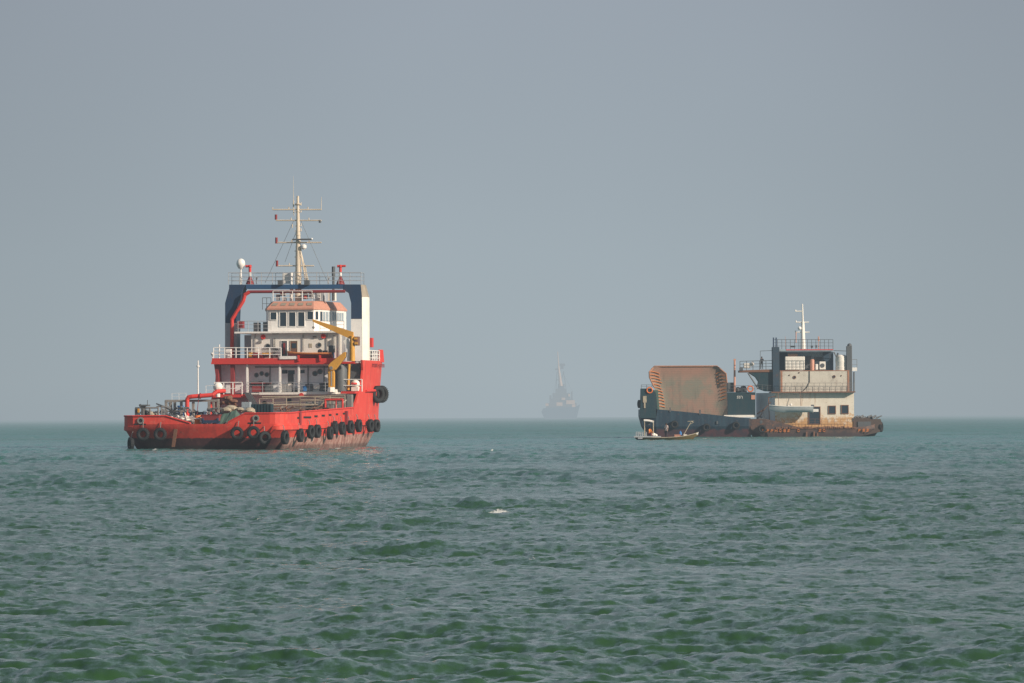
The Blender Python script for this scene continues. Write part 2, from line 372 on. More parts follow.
def slopes(scale, sc, detail, rough, off):
    mp = t.n('ShaderNodeMapping'); mp.inputs['Scale'].default_value = sc; mp.inputs['Location'].default_value = off; t.l(pos, mp.inputs[0])
    q = t.n('ShaderNodeTexNoise'); q.inputs['Scale'].default_value = scale; q.inputs['Detail'].default_value = detail; q.inputs['Roughness'].default_value = rough; t.l(mp.outputs[0], q.inputs['Vector'])
    v = t.n('ShaderNodeVectorMath', operation='SUBTRACT'); t.l(q.outputs['Color'], v.inputs[0]); v.inputs[1].default_value = (.5, .5, .5)
    return v.outputs[0]
def scaled(v, f):
    q = t.n('ShaderNodeVectorMath', operation='SCALE'); t.l(v, q.inputs[0])
    if isinstance(f, (int, float)): q.inputs['Scale'].default_value = f
    else: t.l(f, q.inputs['Scale'])
    return q.outputs[0]
def vadd(a, b): q = t.n('ShaderNodeVectorMath', operation='ADD'); t.l(a, q.inputs[0]); t.l(b, q.inputs[1]); return q.outputs[0]
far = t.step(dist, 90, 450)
fine_s = scaled(slopes(4.2, (1, .55, 1), 5, .68, (0, 0, 0)), t.math('MULTIPLY_ADD', far, -.45, 1.0))
mid_s = scaled(slopes(1.15, (1, .32, 1), 5, .66, (7, 3, 0)), t.math('MULTIPLY_ADD', far, .35, .22))
far_s = scaled(slopes(.75, (1, .07, 1), 5, .70, (3, 9, 0)), t.math('MULTIPLY', far, 1.1))
nv = vadd(vadd(fine_s, mid_s), far_s)
fl = t.n('ShaderNodeVectorMath', operation='MULTIPLY'); t.l(nv, fl.inputs[0]); fl.inputs[1].default_value = (.7, 1.1, 0)
nm_n = t.n('ShaderNodeVectorMath', operation='NORMALIZE'); t.l(vadd(geo.outputs['Normal'], fl.outputs[0]), nm_n.inputs[0])
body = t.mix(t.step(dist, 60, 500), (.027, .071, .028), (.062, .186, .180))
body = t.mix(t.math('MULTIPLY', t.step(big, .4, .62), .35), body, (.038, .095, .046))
at = t.n('ShaderNodeAttribute', attribute_name='foam'); fn = t.noise(pos, 16, 5, .8, (1, .3, 1))
fm = t.step(t.math('ADD', at.outputs['Fac'], t.math('MULTIPLY', t.math('SUBTRACT', fn, .5), 2.2)), .50, .95)
b = t.n('ShaderNodeBsdfPrincipled'); b.inputs['IOR'].default_value = 1.33
t.l(t.mix(fm, body, (.75, .74, .70)), b.inputs['Base Color'])
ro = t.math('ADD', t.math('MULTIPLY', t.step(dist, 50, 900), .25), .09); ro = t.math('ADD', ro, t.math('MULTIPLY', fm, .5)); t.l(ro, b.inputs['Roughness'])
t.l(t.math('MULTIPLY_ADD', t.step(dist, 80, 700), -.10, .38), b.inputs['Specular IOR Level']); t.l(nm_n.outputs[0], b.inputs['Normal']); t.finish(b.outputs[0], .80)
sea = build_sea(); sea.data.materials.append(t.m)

# ================================================================== RED TUG
TH = R(10.4)
T = Frame(204, 400, -TH)
A = T.at
tug = thing('tugboat', 'red offshore tug with white wheelhouse, blue gantry frame and tall white mast', 'ship', T)
def bx(mb, px0, py0, px1, py1, v, dep):           # box from its outline in the photograph, dep metres deep
    a = A(px0, py1, v); b = A(px1, py0, v); return mb.box((a.x, v, a.z), (b.x, v + dep, b.z))
# hull: sections run from port top round under the water to starboard top
def sec(v, pts):
    return [(-u, v + dv, z) for u, dv, z in reversed(pts)] + [(u, v + dv, z) for u, dv, z in pts]
ZR, ZD = 1.95, 2.2
S = []
for v, k, kb in ((-.40, .90, .72), (-.2, .965, .78), (.4, 1.04, .86), (1.3, 1.06, .90), (4, 1.04, .92), (10, 1.02, .93), (20, 1.0, .94), (30, 1.0, .93), (36, .985, .86), (40, .96, .80), (43.5, .89, .66), (46.5, .70, .42), (48.5, .38, .16), (49.8, .12, .03)):
    hb = 6.98 * k; wl = 6.98 * kb; zr = ZR + max(0, v - 8) * .012
    bowf = .0 if v < 36 else (v - 36) / 14
    S.append(sec(v, [(wl * .7, (1.6 if v < 1 else 0), -1.4), (wl, (1.3 if v < 1 else 0), -.1), (wl + (hb - wl) * .45, (.65 if v < 1 else 0), .75), (hb - .16, .05, zr - .32), (hb + .04, 0, zr - .22), (hb + .04, 0, zr + .12), (hb - .08, .02, zr + .16), (hb - .08, .02, zr + .3)]))
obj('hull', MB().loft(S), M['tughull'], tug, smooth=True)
dk = MB(); dk.prism([(-6.6, .2, ZD - .25), (6.6, .2, ZD - .25), (6.7, 30, ZD + .2), (5.5, 42, ZD + .3), (0, 48, ZD + .3), (-5.5, 42, ZD + .3), (-6.7, 30, ZD + .2)], (0, 0, .06))
obj('deck', dk, M['darkred'], tug)
# bulwark: plate strips that follow the hull edge
def strip(path, tops, bots, th=.12):
    secs = []
    for (u, v), zt, zb in zip(path, tops, bots):
        n = Vector((-u * .25, (20 - v) * .05 if abs(v) < 3 or v > 42 else 0, 0)); n = n.normalized() * th if n.length else Vector((0, th, 0))
        secs.append([(u, v, zb), (u, v, zt), (u + n.x, v + n.y, zt), (u + n.x, v + n.y, zb), (u, v, zb)])
    return secs
uv = lambda px, v=-.3: A(px, 420, v).x
zp = A(150, 416.3, -.3).z; zl = ZR + .40; zs = A(255, 413.6, -.3).z
pth = [(-7.1, 9), (-7.36, 1.3), (-7.26, .4), (-6.85, -.1), (-6.3, -.34), (uv(166), -.35), (uv(181), -.35), (uv(190), -.35)]
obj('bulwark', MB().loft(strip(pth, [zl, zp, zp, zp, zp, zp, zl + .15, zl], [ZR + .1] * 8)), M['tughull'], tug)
pth = [(uv(228), -.35), (uv(233), -.35), (uv(245), -.35), (5.9, -.36), (6.35, -.27), (6.75, -.05), (7.0, .25), (7.12, .7), (7.16, 1.3)]
tops = [zl, zl + .25] + [zs] * 7
for v in (6, 12, 18, 24, 28.5): pth.append((7.1 - .006 * v, v)); tops.append(T.side(285 + (350 - 285) * v / 28, 413.4 - 5.4 * v / 28, 6.93).z if v > 3 else zs)
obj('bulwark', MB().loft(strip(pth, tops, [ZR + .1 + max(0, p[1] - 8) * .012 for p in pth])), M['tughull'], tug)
cap = MB(); cap.path([(p[0] * 1.002, p[1], z + .03) for p, z in zip(pth, tops)], .07)
cp2 = MB(); cp2.path([(-7.36, 1.3, zp + .03), (-7.26, .4, zp + .03), (-6.85, -.1, zp + .03), (-6.3, -.36, zp + .03), (uv(166), -.37, zp + .03), (uv(190), -.37, zl)], .07); obj('bulwark_rail', cp2, M['red'], tug)
obj('bulwark_rail', cap, M['red'], tug)
# forecastle: tall flared side
ZF = A(378, 361, 40).z
fp = lambda u, v, z: (u, v, z)
FS = []
for v, k in ((33.2, 1.0), (36, 1.0), (40, .985), (43, .93), (46, .78), (48.6, .52), (50.6, .22), (51.2, .02)):
    lo = {33.2: 1.0, 36: .985, 40: .94, 43: .90, 46: .75, 48.6: .43, 50.6: .1, 51.2: .01}[v]
    b = lo * 6.9; t_ = k * 7.12; bv = min(v, 49.6)
    pts = []
    for q in range(7):
        s_ = q / 6; pts.append((b + (t_ - b) * s_ ** 1.3, bv - v + (v - bv) * s_, 2.5 + (ZF - 2.5) * s_))
    FS.append(sec(v, pts[:]))
fo = MB(); n = 7
def half(side):
    m = MB(); secs = []
    for s_ in FS:
        pts = s_[7:] if side > 0 else s_[:7][::-1]
        secs.append([Vector(p) for p in pts])
    rows = [[p for p in q] for q in secs]
    # slanted aft edge with a soft curve: pull the first section aft at the bottom
    rows.insert(0, [Vector((p.x, 33.2 - [5.6, 4.6, 3.3, 2.1, 1.2, .9, 1.4][i], p.z)) for i, p in enumerate(rows[0])])
    m.loft(rows, cap=False)
    m.loft([[p - Vector((side * .18, 0, 0)) for p in q] for q in rows], cap=False)
    k = len(rows[0])
    a = len(m.v) // 2
    for i in range(k - 1): m.f.append((i, i + 1, a + i + 1, a + i))
    for j in range(len(rows) - 1): i = k - 1; m.f.append((j * k + i, (j + 1) * k + i, a + (j + 1) * k + i, a + j * k + i))
    return m
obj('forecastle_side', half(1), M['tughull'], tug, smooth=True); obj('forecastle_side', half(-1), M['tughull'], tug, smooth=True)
fd = MB(); fd.prism([(-6.9, 33, ZF - .35), (6.9, 33, ZF - .35), (6.85, 40, ZF - .35), (5.3, 46, ZF - .35), (0, 50.6, ZF - .35), (-5.3, 46, ZF - .35), (-6.85, 40, ZF - .35)], (0, 0, .1)); obj('forecastle_deck', fd, M['darkred'], tug)
# side rubbing bars on the forecastle
rb = MB(); rb.tube(T.side(366, 391, 7.05), T.side(375, 390.5, 7.05), .12); rb.path([T.side(352, 383.5, 6.6), T.side(362, 384, 7.0)], .1); obj('rubbing_bar', rb, M['red'], tug)
# freeing ports in the side bulwark and lettering-like name marks at the bow
fpz = MB()
for v0, v1 in ((1.6, 2.6), (5, 5.8), (7.6, 10.5), (12, 13.2), (15, 16.2), (18, 19), (21, 21.8), (24, 25)):
    z = 2.55 + v0 * .02; fpz = MB(); ue = 7.115 - .006 * v0; fpz.box((ue - .03, v0, z), (ue + .02, v1, z + .17)); obj('freeing_port', fpz, M['black'], tug)
for px0, px1, y0, y1 in ((248, 261, 422.3, 424.0), (134, 138, 423.5, 425), (139, 146, 423.6, 425)):
    a = A(px0, y1, -.38); b = A(px1, y0, -.38); fpz = MB(); fpz.box((a.x, -.39, a.z), (b.x, -.345, b.z)); obj('freeing_port', fpz, M['black'], tug)
for c_ in ((255.8, 418.3), (140.5, 420.6)):
    hw = MB(); hw.lathe(A(*c_, -.46), (0, 1, 0), [(0, .30), (.10, .30), (.10, .17), (0, .17)], 14, True); o = obj('fairlead', hw, M['steel'], tug)
    hw = MB(); hw.lathe(A(*c_, -.42), (0, 1, 0), [(0, .17), (.02, .17)], 12); obj('opening', hw, M['black'], o)
nm = MB()
for i in range(9):
    if i == 4: continue
    nm = MB() if i == 5 else nm; v0 = 36.2 + i * .62; a = T.side(370, 365.2, 7.1)
    z = a.z
    nm.box((7.12, v0, z - .16), (7.14, v0 + .12, z + .16)); nm.box((7.12, v0, z + .1), (7.14, v0 + .42, z + .16)); nm.box((7.12, v0 + .32, z - .16), (7.14, v0 + .42, z + .12))
    if i == 3: obj('ship_name', nm, M['darkred'], tug)
obj('ship_name', nm, M['darkred'], tug)
pl = MB(); pl.prism([A(174, 429, -.42), A(177.5, 429, -.42), A(166.5 + 8, 447, -.30), A(163.5 + 8, 447, -.30)], (0, .12, 0)); obj('hanging_plank', pl, M['rust'], tug)
for px, v in ((298, 5.2), (345, 26)):
    st = MB(); a = T.side(px, 412, 7.0); st.box((6.95, a.y, 2.1), (7.2, a.y + .5, a.z + .1)); obj('bulwark_stay', st, M['darkred'], tug)

# --- accommodation -------------------------------------------------
V0, V1, V2, V3 = 29.5, 30.0, 31.0, 31.5
z0 = A(290, 392.8, V0).z; z1 = A(290, 361, V0).z; z2 = A(290, 332, V2).z; z3 = A(290, 301, V3).z
def X(px, v): return A(px, 400, v).x
M['greyw'] = paint('light_grey_paint', (.84, .84, .84), .12, .25); lower = MB()
lower.box((X(247, V0 + 1), V0 + 1.4, 2.2), (X(346, V0), V0 + 8, z0 - .12)); obj('lower_house', lower, M['cream'], tug)
lo2 = MB(); lo2.box((X(216, V0), V0 + 1.8, 2.2), (X(247, V0 + 1) - .01, V0 + 8, z0 - .3)); obj('lower_house', lo2, M['grey'], tug)
d1 = MB(); d1.box((X(246, V0), V0, z0 - .12), (X(346, V0), V0 + 9, z0)); bx(d1, 259, 394.2, 346, 392.4, V0 - .02, .02); obj('deck_slab', d1, M['cream'], tug)
d1r = MB(); d1r.box((X(214.5, V0), V0 - .6, A(230, 397.4, V0).z), (X(242.5, V0), V0 + 5, A(230, 394.4, V0).z)); obj('side_platform', d1r, M['red'], tug)
mid_ = MB(); mid_.box((X(216, V0 + 1), V0 + 1.7, z0), (X(330, V0 + 1), V0 + 12, z1 - .3)); obj('middle_house', mid_, M['greyw'], tug, label='grey middle storey with round portholes')
ub = MB(); ub.prism([A(212.3, 358.2, V0), A(341, 358.2, V0), A(341, 362.2, V0), A(330, 364.2, V0), A(211, 364.2, V0)][::1], (0, .14, 0)); ub.box((X(212.3, V0), V0 + .15, z1 - .2), (X(346, V0), V0 + 4, z1 - .1)); obj('upper_deck_band', ub, M['red'], tug)
cn = MB(); cn.prism([A(214, 364, V0 + .4), A(218, 364, V0 + .4), A(218.5, 383, V0 + .4), A(216.5, 383, V0 + .4)], (0, 1.2, 0)); cn.box((X(231, V0 + .5), V0 + .3, A(231, 394, V0).z), (X(234.5, V0 + .5), V0 + .8, z1 - .2)); obj('deck_support', cn, M['darkred'], tug)
for px in (246.5, 279.3, 298.2):
    p = MB(); p.box((X(px - .9, V0), V0 + .25, z0), (X(px + .9, V0), V0 + .45, z1 - .2)); obj('deck_post', p, M['white'], tug)
up = MB(); up.box((X(251.5, V2), V2, z1 - .12), (X(341, V2), V2 + 9, z2 - .1)); obj('upper_house', up, M['cream'], tug)
up2 = MB(); up2.box((X(237, V2), V2 + 3, z1 - .12), (X(251.5, V2) - .01, V2 + 8, z2 - .2)); obj('upper_house_wing', up2, M['grey'], tug)
d2 = MB(); d2.box((X(236, V2), V2 - .5, z2 - .1), (X(342, V2), V2 + 10, z2 + .06)); obj('bridge_deck', d2, M['white'], tug)
# curved side wall right of the upper house
cw = MB(); cw.box((X(341, V2) + .01, V2 + .3, z1 - .1), (X(345, V2), V2 + 6, z2 - .15)); obj('upper_house_wing', cw, M['grey'], tug)
# passage block under the forecastle: dark recess with white rail
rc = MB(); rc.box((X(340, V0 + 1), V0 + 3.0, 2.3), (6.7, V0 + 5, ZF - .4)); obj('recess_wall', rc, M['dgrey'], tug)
rr = MB(); rr.rail([A(341.5, 391.5, V0), A(362, 391.5, V0)], A(345, 379.5, V0).z - A(345, 391.5, V0).z, .05, 2, 1.7); obj('railing', rr, M['white'], tug)
rr = MB(); rr.box((X(341, V0), V0 - .05, A(345, 393.6, V0).z), (6.9, V0 + 3, A(345, 391.4, V0).z)); rr.box((X(338, V0), V0 - .05, A(345, 363.6, V0).z), (6.9, V0 + .1, A(345, 361.6, V0).z)); obj('side_platform', rr, M['red'], tug)
tk = MB(); tk.ball(A(355.5, 384, V0 + 1.5), .42, 14, 8, (1, 1, .95)); tk.box((X(352, V0 + 1.5), V0 + 1.2, A(355, 391, V0 + 1.5).z), (X(359, V0 + 1.5), V0 + 1.8, A(355, 387, V0 + 1.5).z)); obj('vent_drum', tk, M['cream'], tug, smooth=True)
# openings, portholes, lamps on the walls
def plate(name, rects, v, mat, dep=.03, fr_=None):
    for a in rects:
        m = MB(); bx(m, *a, v - dep, dep + .01); p = obj(name, m, M[mat], tug)
        if fr_:
            q = MB(); px0, py0, px1, py1 = a; e = .45
            for b in ((px0 - e, py0 - e, px0, py1 + e), (px1, py0 - e, px1 + e, py1 + e), (px0, py0 - e, px1, py0), (px0, py1, px1, py1 + e)): bx(q, *b, v - dep - .03, dep + .03)
            obj('frame', q, M[fr_], p)
def porthole(px, py, v, r=.22):
    m = MB(); c = A(px, py, v); m.lathe((c.x, v - .06, c.z), (0, 1, 0), [(0, r), (.08, r), (.08, r * .7), (0, r * .7)], 16, True); o = obj('porthole', m, M['steel'], tug, smooth=True)
    g = MB(); g.lathe((c.x, v - .03, c.z), (0, 1, 0), [(0, r * .7), (.02, r * .7)], 14); obj('pane', g, M['glass'], o)
for px, py in ((267.8, 346), (319.2, 345)): porthole(px, py, V2, .24)
for px, py in ((256.5, 375), (261.8, 373.5), (266.8, 374.5), (315, 373.5), (320, 371.5), (264.5, 403)): porthole(px, py, V0 + (1.7 if py < 390 else 1.4), .22 if px < 300 else .26)
plate('window', [(282, 370, 287.5, 373.6), (288, 370.3, 294.5, 374.2), (299.8, 370, 304.5, 373.2)], V0 + 1.7, 'glass')
plate('window', [(287.0, 398.5, 291.5, 402.5), (244.5, 404, 248, 409)], V0 + 1.4, 'glass', fr_='cream')
plate('doorway', [(287.8, 373.8, 293.5, 386)], V0 + 1.7, 'dgrey')
plate('doorway', [(281.2, 341, 287, 357)], V2, 'dgrey', fr_='white'); plate('doorway', [(290.5, 341.2, 297, 357)], V2, 'rust', fr_='beige')
plate('window', [(292, 343.2, 296, 348)], V2 - .04, 'glass')
plate('notice_board', [(274.8, 348.5, 278.2, 352)], V2, 'steel'); plate('notice_board', [(308.8, 343.5, 312, 347.5)], V2, 'beige')
cu = MB(); cu.box((X(283.8, V2), V2 - .15, A(285, 354, V2).z), (X(285.6, V2), V2 - .08, A(285, 343, V2).z)); obj('hanging_overall', cu, M['darkred'], tug)
# wheelhouse: a polygon plan, aft face, splayed corner, deep side
zr0 = A(290, 308.2, V3).z
plan = [(X(268.5, V3), V3), (X(314.2, V3), V3), (X(319.8, V3 + .8), V3 + .8), (X(332, V3 + 4.0), V3 + 4.0), (X(344.3, V3 + 7.5), V3 + 7.5), (X(344.3, V3 + 7.5), V3 + 8.5), (X(268, V3 + 7.5), V3 + 8.5), (X(267, V3 + 7.5), V3 + 7.5), (X(266.5, V3 + 2), V3 + 2)]
wh = MB(); wh.prism([(x, y, z2 + .06) for x, y in plan], (0, 0, zr0 - z2 - .06)); wheel = obj('wheelhouse', wh, M['white'], tug)
rf = MB(); cxr = sum(p[0] for p in plan) / 9; cyr = V3 + 5
out = [Vector((cxr + (x - cxr) * 1.02, cyr + (y - cyr) * 1.05, zr0)) for x, y in plan]; inn = [Vector((cxr + (x - cxr) * .88, cyr + (y - cyr) * .80, z3 + .0)) for x, y in plan]
nn = len(plan); rf.add(out + inn + [p - Vector((0, 0, .14)) for p in out], [tuple(range(nn, 2 * nn)), tuple(range(2 * nn, 3 * nn))] + [(i, (i + 1) % nn, nn + (i + 1) % nn, nn + i) for i in range(nn)] + [(i, (i + 1) % nn, 2 * nn + (i + 1) % nn, 2 * nn + i) for i in range(nn)])
roof = obj('roof', rf, M['roof'], wheel)
pm = MB()
for i in range(5):
    a = out[0].lerp(out[1], (i + .22) / 5); b = out[0].lerp(out[1], (i + .82) / 5); c = inn[0].lerp(inn[1], (i + .82) / 5); d = inn[0].lerp(inn[1], (i + .22) / 5)
    o_ = Vector((0, -.03, .03)); q = [a.lerp(d, .35) + o_, b.lerp(c, .35) + o_, b.lerp(c, .72) + o_, a.lerp(d, .72) + o_]; pm.add(q, [(0, 1, 2, 3)])
obj('roof_patch', pm, M['roofpatch'], roof)
def wwin(px0, py0, px1, py1, v, dep=.02):
    m = MB(); bx(m, px0, py0, px1, py1, v - dep, dep + .01); o = obj('window', m, M['glass'], wheel)
    q = MB(); e = .5
    for b in ((px0 - e, py0 - e, px0, py1 + e), (px1, py0 - e, px1 + e, py1 + e), (px0, py0 - e, px1, py0), (px0, py1, px1, py1 + e)): bx(q, *b, v - dep - .05, dep + .05)
    obj('frame', q, M['white'], o)
for a in ((270.3, 312.3, 276.3, 319.6), (279.8, 312.3, 286.2, 326.2), (288.9, 312.3, 295.3, 326.2), (298, 312.3, 304.3, 326.2), (307.2, 311.6, 313, 319.3)): wwin(*a, V3)
def wallwin(p, q, f0, f1, py0, py1, mat='glass'):    # window in a slanting wall between plan points
    a = Vector((*p, 0)).lerp(Vector((*q, 0)), f0); b = Vector((*p, 0)).lerp(Vector((*q, 0)), f1)
    za = A(300, py1, V3).z; zb = A(300, py0, V3).z; d = (b - a).normalized(); nrm = Vector((d.y, -d.x, 0)) * .03
    m = MB(); m.prism([(a.x, a.y, za), (b.x, b.y, za), (b.x, b.y, zb), (a.x, a.y, zb)], nrm); obj('window', m, M[mat], wheel)
wallwin(plan[1], plan[2], .30, .75, 311.5, 319.5)
for f in range(4): wallwin(plan[2], plan[3], .06 + f * .235, .23 + f * .235, 311.5, 321, 'lightblue' if f else 'glass')
for f in range(5): wallwin(plan[3], plan[4], .05 + f * .19, .19 + f * .19, 311.5, 320, 'lightblue')
# monkey island on the roof
mi = MB(); mi.rail([A(273, 300.8, V3 + 2), A(312, 300.8, V3 + 2), A(320, 300.8, V3 + 6)], A(290, 291, V3 + 2).z - A(290, 300.8, V3 + 2).z, .035, 3, .9); obj('railing', mi, M['white'], tug)
eq = MB()
for a in ((276, 294.5, 279, 300.5), (280, 292.5, 285, 296), (282, 297, 285.5, 301), (303, 293, 307, 299), (309, 292.5, 312.5, 298.5)): bx(eq, *a, V3 + 2.5, .5)
obj('roof_equipment', eq, M['grey'], tug)
eq = MB(); bx(eq, 304, 295.5, 306.5, 298.5, V3 + 2.4, .1); bx(eq, 280.5, 292.5, 283, 294.8, V3 + 2.4, .1); obj('roof_equipment', eq, M['red'], tug)
fn_ = MB(); bx(fn_, 315, 291, 322, 301, V3 + 6, 2); obj('funnel', fn_, M['grey'], tug)
fn_ = MB(); bx(fn_, 327.5, 290.5, 329.4, 301, V3 + 6, .4); bx(fn_, 332, 290, 335, 301, V3 + 6, .6); obj('funnel', fn_, M['cream'], tug)
ex = MB(); ex.tube(A(333.5, 300, V3 + 6), A(333.5, 267, V3 + 6), .12); ex.tube(A(333.5, 276, V3 + 6), A(333.5, 266.5, V3 + 6), .17); obj('exhaust_pipe', ex, M['dgrey'], tug)
eq = MB(); bx(eq, 263, 322, 269, 331.5, V3 + .3, .8); obj('vent_box', eq, M['dgrey'], tug); eq = MB(); bx(eq, 253.5, 322.5, 259, 331.8, V3 + 1, .7); obj('vent_box', eq, M['steel'], tug)
ra = MB(); ra.rail([A(238, 331.8, V2 - .4), A(268, 331.8, V2 - .4)], 1.0, .03, 3, .9); ra.rail([A(320, 331.8, V2 - .4), A(344, 331.8, V2 - .4)], 1.0, .03, 3, 1.1); obj('railing', ra, M['grey'], tug)
rb_ = MB(); bx(rb_, 237, 321, 242.5, 328.5, V2, .8); obj('lifejacket_locker', rb_, M['darkred'], tug)
ra = MB(); ra.rail([A(262.5, 309.5, V3 + 1), A(271, 309.5, V3 + 1)], 1.1, .03, 2, .5); obj('railing', ra, M['dgrey'], tug)
# upper deck rails, above the red band
ra = MB(); ra.rail([A(213.5, 358, V0 + .05), A(281, 358, V0 + .05)], A(230, 351.5, V0).z - A(230, 358, V0).z + .35, .045, 3, 1.15); obj('railing', ra, M['white'], tug)
ra = MB(); ra.rail([A(247, 392.5, V0 + .1), A(341, 392.5, V0 + .1)], A(300, 382.3, V0).z - A(300, 392.5, V0).z, .026, 3, 1.5); obj('railing', ra, M['grey'], tug)
ra = MB(); ra.rail([A(214.5, 394.4, V0 - .5), A(242, 394.4, V0 - .5)], A(230, 382.5, V0).z - A(230, 394.4, V0).z, .05, 2, 1.0); obj('railing', ra, M['white'], tug)
ra = MB(); ra.rail([A(259.5, 412, V0 - 4), A(300, 410, V0 - 4), A(345, 408.5, V0 - 4)], 1.2, .04, 3, 1.5); obj('railing', ra, M['beige'], tug)
# deck houses' loose fittings, right in the shadow of the overhang
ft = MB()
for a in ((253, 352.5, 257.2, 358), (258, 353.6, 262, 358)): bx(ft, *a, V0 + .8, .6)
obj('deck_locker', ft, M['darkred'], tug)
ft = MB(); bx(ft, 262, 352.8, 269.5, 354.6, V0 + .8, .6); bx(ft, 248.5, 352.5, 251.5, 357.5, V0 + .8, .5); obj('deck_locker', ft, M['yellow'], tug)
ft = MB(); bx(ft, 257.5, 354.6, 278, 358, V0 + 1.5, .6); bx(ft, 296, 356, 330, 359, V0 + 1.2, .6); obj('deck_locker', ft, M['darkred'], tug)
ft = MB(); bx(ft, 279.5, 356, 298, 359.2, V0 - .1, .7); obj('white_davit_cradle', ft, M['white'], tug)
for a in ((280, 384, 286.5, 392), (287, 383.6, 291.5, 392), (313.5, 384.5, 319.5, 388.5)):
    f = MB(); bx(f, *a, V0 + 1, .6); obj('deck_cabinet', f, M['cream'], tug, bevel=.04)
ft = MB()
for a in ((250, 381, 262, 387), (262, 383, 272, 391), (305, 384, 312, 391), (292, 388, 298, 392), (319, 383, 328, 391), (253, 387, 260, 392)): bx(ft, *a, V0 + 1.2, .5)
obj('deck_machinery', ft, M['dgrey'], tug, bevel=.05)
ft = MB(); bx(ft, 251, 382.5, 271, 383.6, V0 + .9, .2); bx(ft, 252, 386, 264, 392, V0 + 1.1, .3); obj('deck_machinery', ft, M['darkred'], tug)
ft = MB(); bx(ft, 303, 386, 306, 391, V0 + 1, .3); obj('deck_machinery', ft, M['bluep'], tug)
ft = MB(); bx(ft, 327, 389.3, 336, 394.4, V0 - .8, 1.2); obj('crane_foot', ft, M['cream'], tug, bevel=.06)
# vertical ladders, pipes
for px, y0, y1, v in ((247.5, 352, 392, V0 + .6), (274, 338, 357, V2 - .1)):
    l = MB(); a = A(px - .9, y1, v); b = A(px + .9, y1, v); hh = A(px, y0, v).z - a.z
    l.tube(a, a + Vector((0, 0, hh)), .035); l.tube(b, b + Vector((0, 0, hh)), .035)
    for i in range(int(hh / .3)): l.tube(a + Vector((0, 0, i * .3)), b + Vector((0, 0, i * .3)), .02, n=5)
    obj('ladder', l, M['dgrey'], tug)
ws = MB()
for d in (-.35, .35):
    a = A(247, 392.5, V0 - .4); b = A(258.5, 411, V0 - .4); ws.prism([a + Vector((-.25, d, 0)), a + Vector((.25, d, 0)), b + Vector((.25, d, 0)), b + Vector((-.25, d, 0))], (0, .06, 0))
for i in range(9):
    p = a.lerp(b, (i + .5) / 9); ws.box((p.x - .15, p.y - .33, p.z - .02), (p.x + .15, p.y + .33, p.z + .02))
obj('stairway', ws, M['dgrey'], tug)
dp = MB()
for pts, r in (([(262, 397), (300, 396.5), (340, 398)], .06), ([(272, 405), (300, 404.5), (318, 405)], .09), ([(272, 408.5), (318, 408), (325, 401), (345, 400)], .07), ([(300, 400), (318, 400), (326, 397.5), (345, 397.5)], .05)):
    dp.path([A(x, y, V0 - 3) for x, y in pts], r)
obj('deck_pipes', dp, M['beige'], tug, smooth=True)
dp = MB(); dp.path([A(325.3, 412, V0 - 4.5), A(325.3, 399.8, V0 - 4.5), A(342.5, 399.5, V0 - 4.5), A(342.5, 412, V0 - 4.5)], .10); dp.tube(A(336, 412, V0 - 4.5), A(336, 400, V0 - 4.5), .05); obj('towing_frame', dp, M['red'], tug)
ft = MB()
for a in ((267, 403, 272, 412), (276, 406, 282, 411), (308, 402, 318, 411), (326.5, 401.5, 334, 411), (337, 402, 342, 411), (346.5, 394.5, 352, 408)): bx(ft, *a, V0 - 1.2, .6)
obj('deck_machinery', ft, M['steel'], tug, bevel=.06)
for px, py in ((301.3, 395),):
    f = MB(); f.lathe(A(px, py, V0 - .1), (0, 1, 0), [(0, .2), (.25, .2)], 16); obj('fire_reel', f, M['red'], tug)
# winch between the houses
wn = MB(); c = A(316, 406.5, V0 - 2.5)
for d in (-.9, -.3, .3, .9): wn.lathe(c + Vector((d, 0, 0)), (1, 0, 0), [(0, .52), (.1, .52)], 18)
wn.lathe(c + Vector((-.9, 0, 0)), (1, 0, 0), [(0, .3), (1.9, .3)], 14); obj('winch', wn, M['dgrey'], tug, smooth=True)

for px0, y0, px1, y1 in ((255, 334, 255, 357), (272.5, 333.5, 279, 333.5), (303, 334, 303, 351), (327, 334, 327, 352), (334, 335, 334, 350), (339, 334, 339, 357)):
    q = MB(); q.tube(A(px0, y0, V2 - .08), A(px1, y1, V2 - .08), .04); obj('wall_pipe', q, M['steel'], tug)
for px0, y0, px1, y1 in ((270, 366, 270, 391), (308, 366, 308, 385), (324, 366, 324, 391), (255, 367, 330, 367)):
    q = MB(); q.tube(A(px0, y0, V0 + 1.6), A(px1, y1, V0 + 1.6), .05); obj('wall_pipe', q, M['dgrey'], tug)
for a in ((258, 341, 261.5, 343), (312.8, 336, 316, 338), (330, 340, 333, 345)): q = MB(); bx(q, *a, V2 - .12, .13); obj('junction_box', q, M['steel'], tug)
# --- gantry frame -----------------------------------------------------
G = 34.0
def gp(px, py, v=G): return A(px, py, v)
gl = MB(); gl.prism([gp(225, 323), gp(225, 303), gp(229, 288.5), gp(229, 284.6), gp(246, 284.6), gp(243, 289.5), gp(240.5, 296), gp(237, 306), gp(236.5, 323)], (0, 1.5, 0))
gan = obj('gantry_frame', gl, M['blue'], tug, bevel=.04)
q = MB(); q.prism([gp(225, 323.01), gp(236.5, 323.01), gp(236.5, 361), gp(225, 361)], (0, 1.5, 0)); obj('leg', q, M['grey'], gan)
q = MB(); q.prism([gp(246, 284.6), gp(343, 284.4), gp(343, 288.6), gp(246, 288.8)], (0, 1.4, 0)); obj('crossbeam', q, M['beam'], gan)
q = MB(); q.prism([gp(343, 284.4), gp(360.8, 284.4), gp(362, 296), gp(362, 319), gp(351, 319), gp(351, 303), gp(348.5, 293), gp(343, 290)], (0, 1.4, 0)); obj('leg', q, M['blue'], gan, bevel=.04)
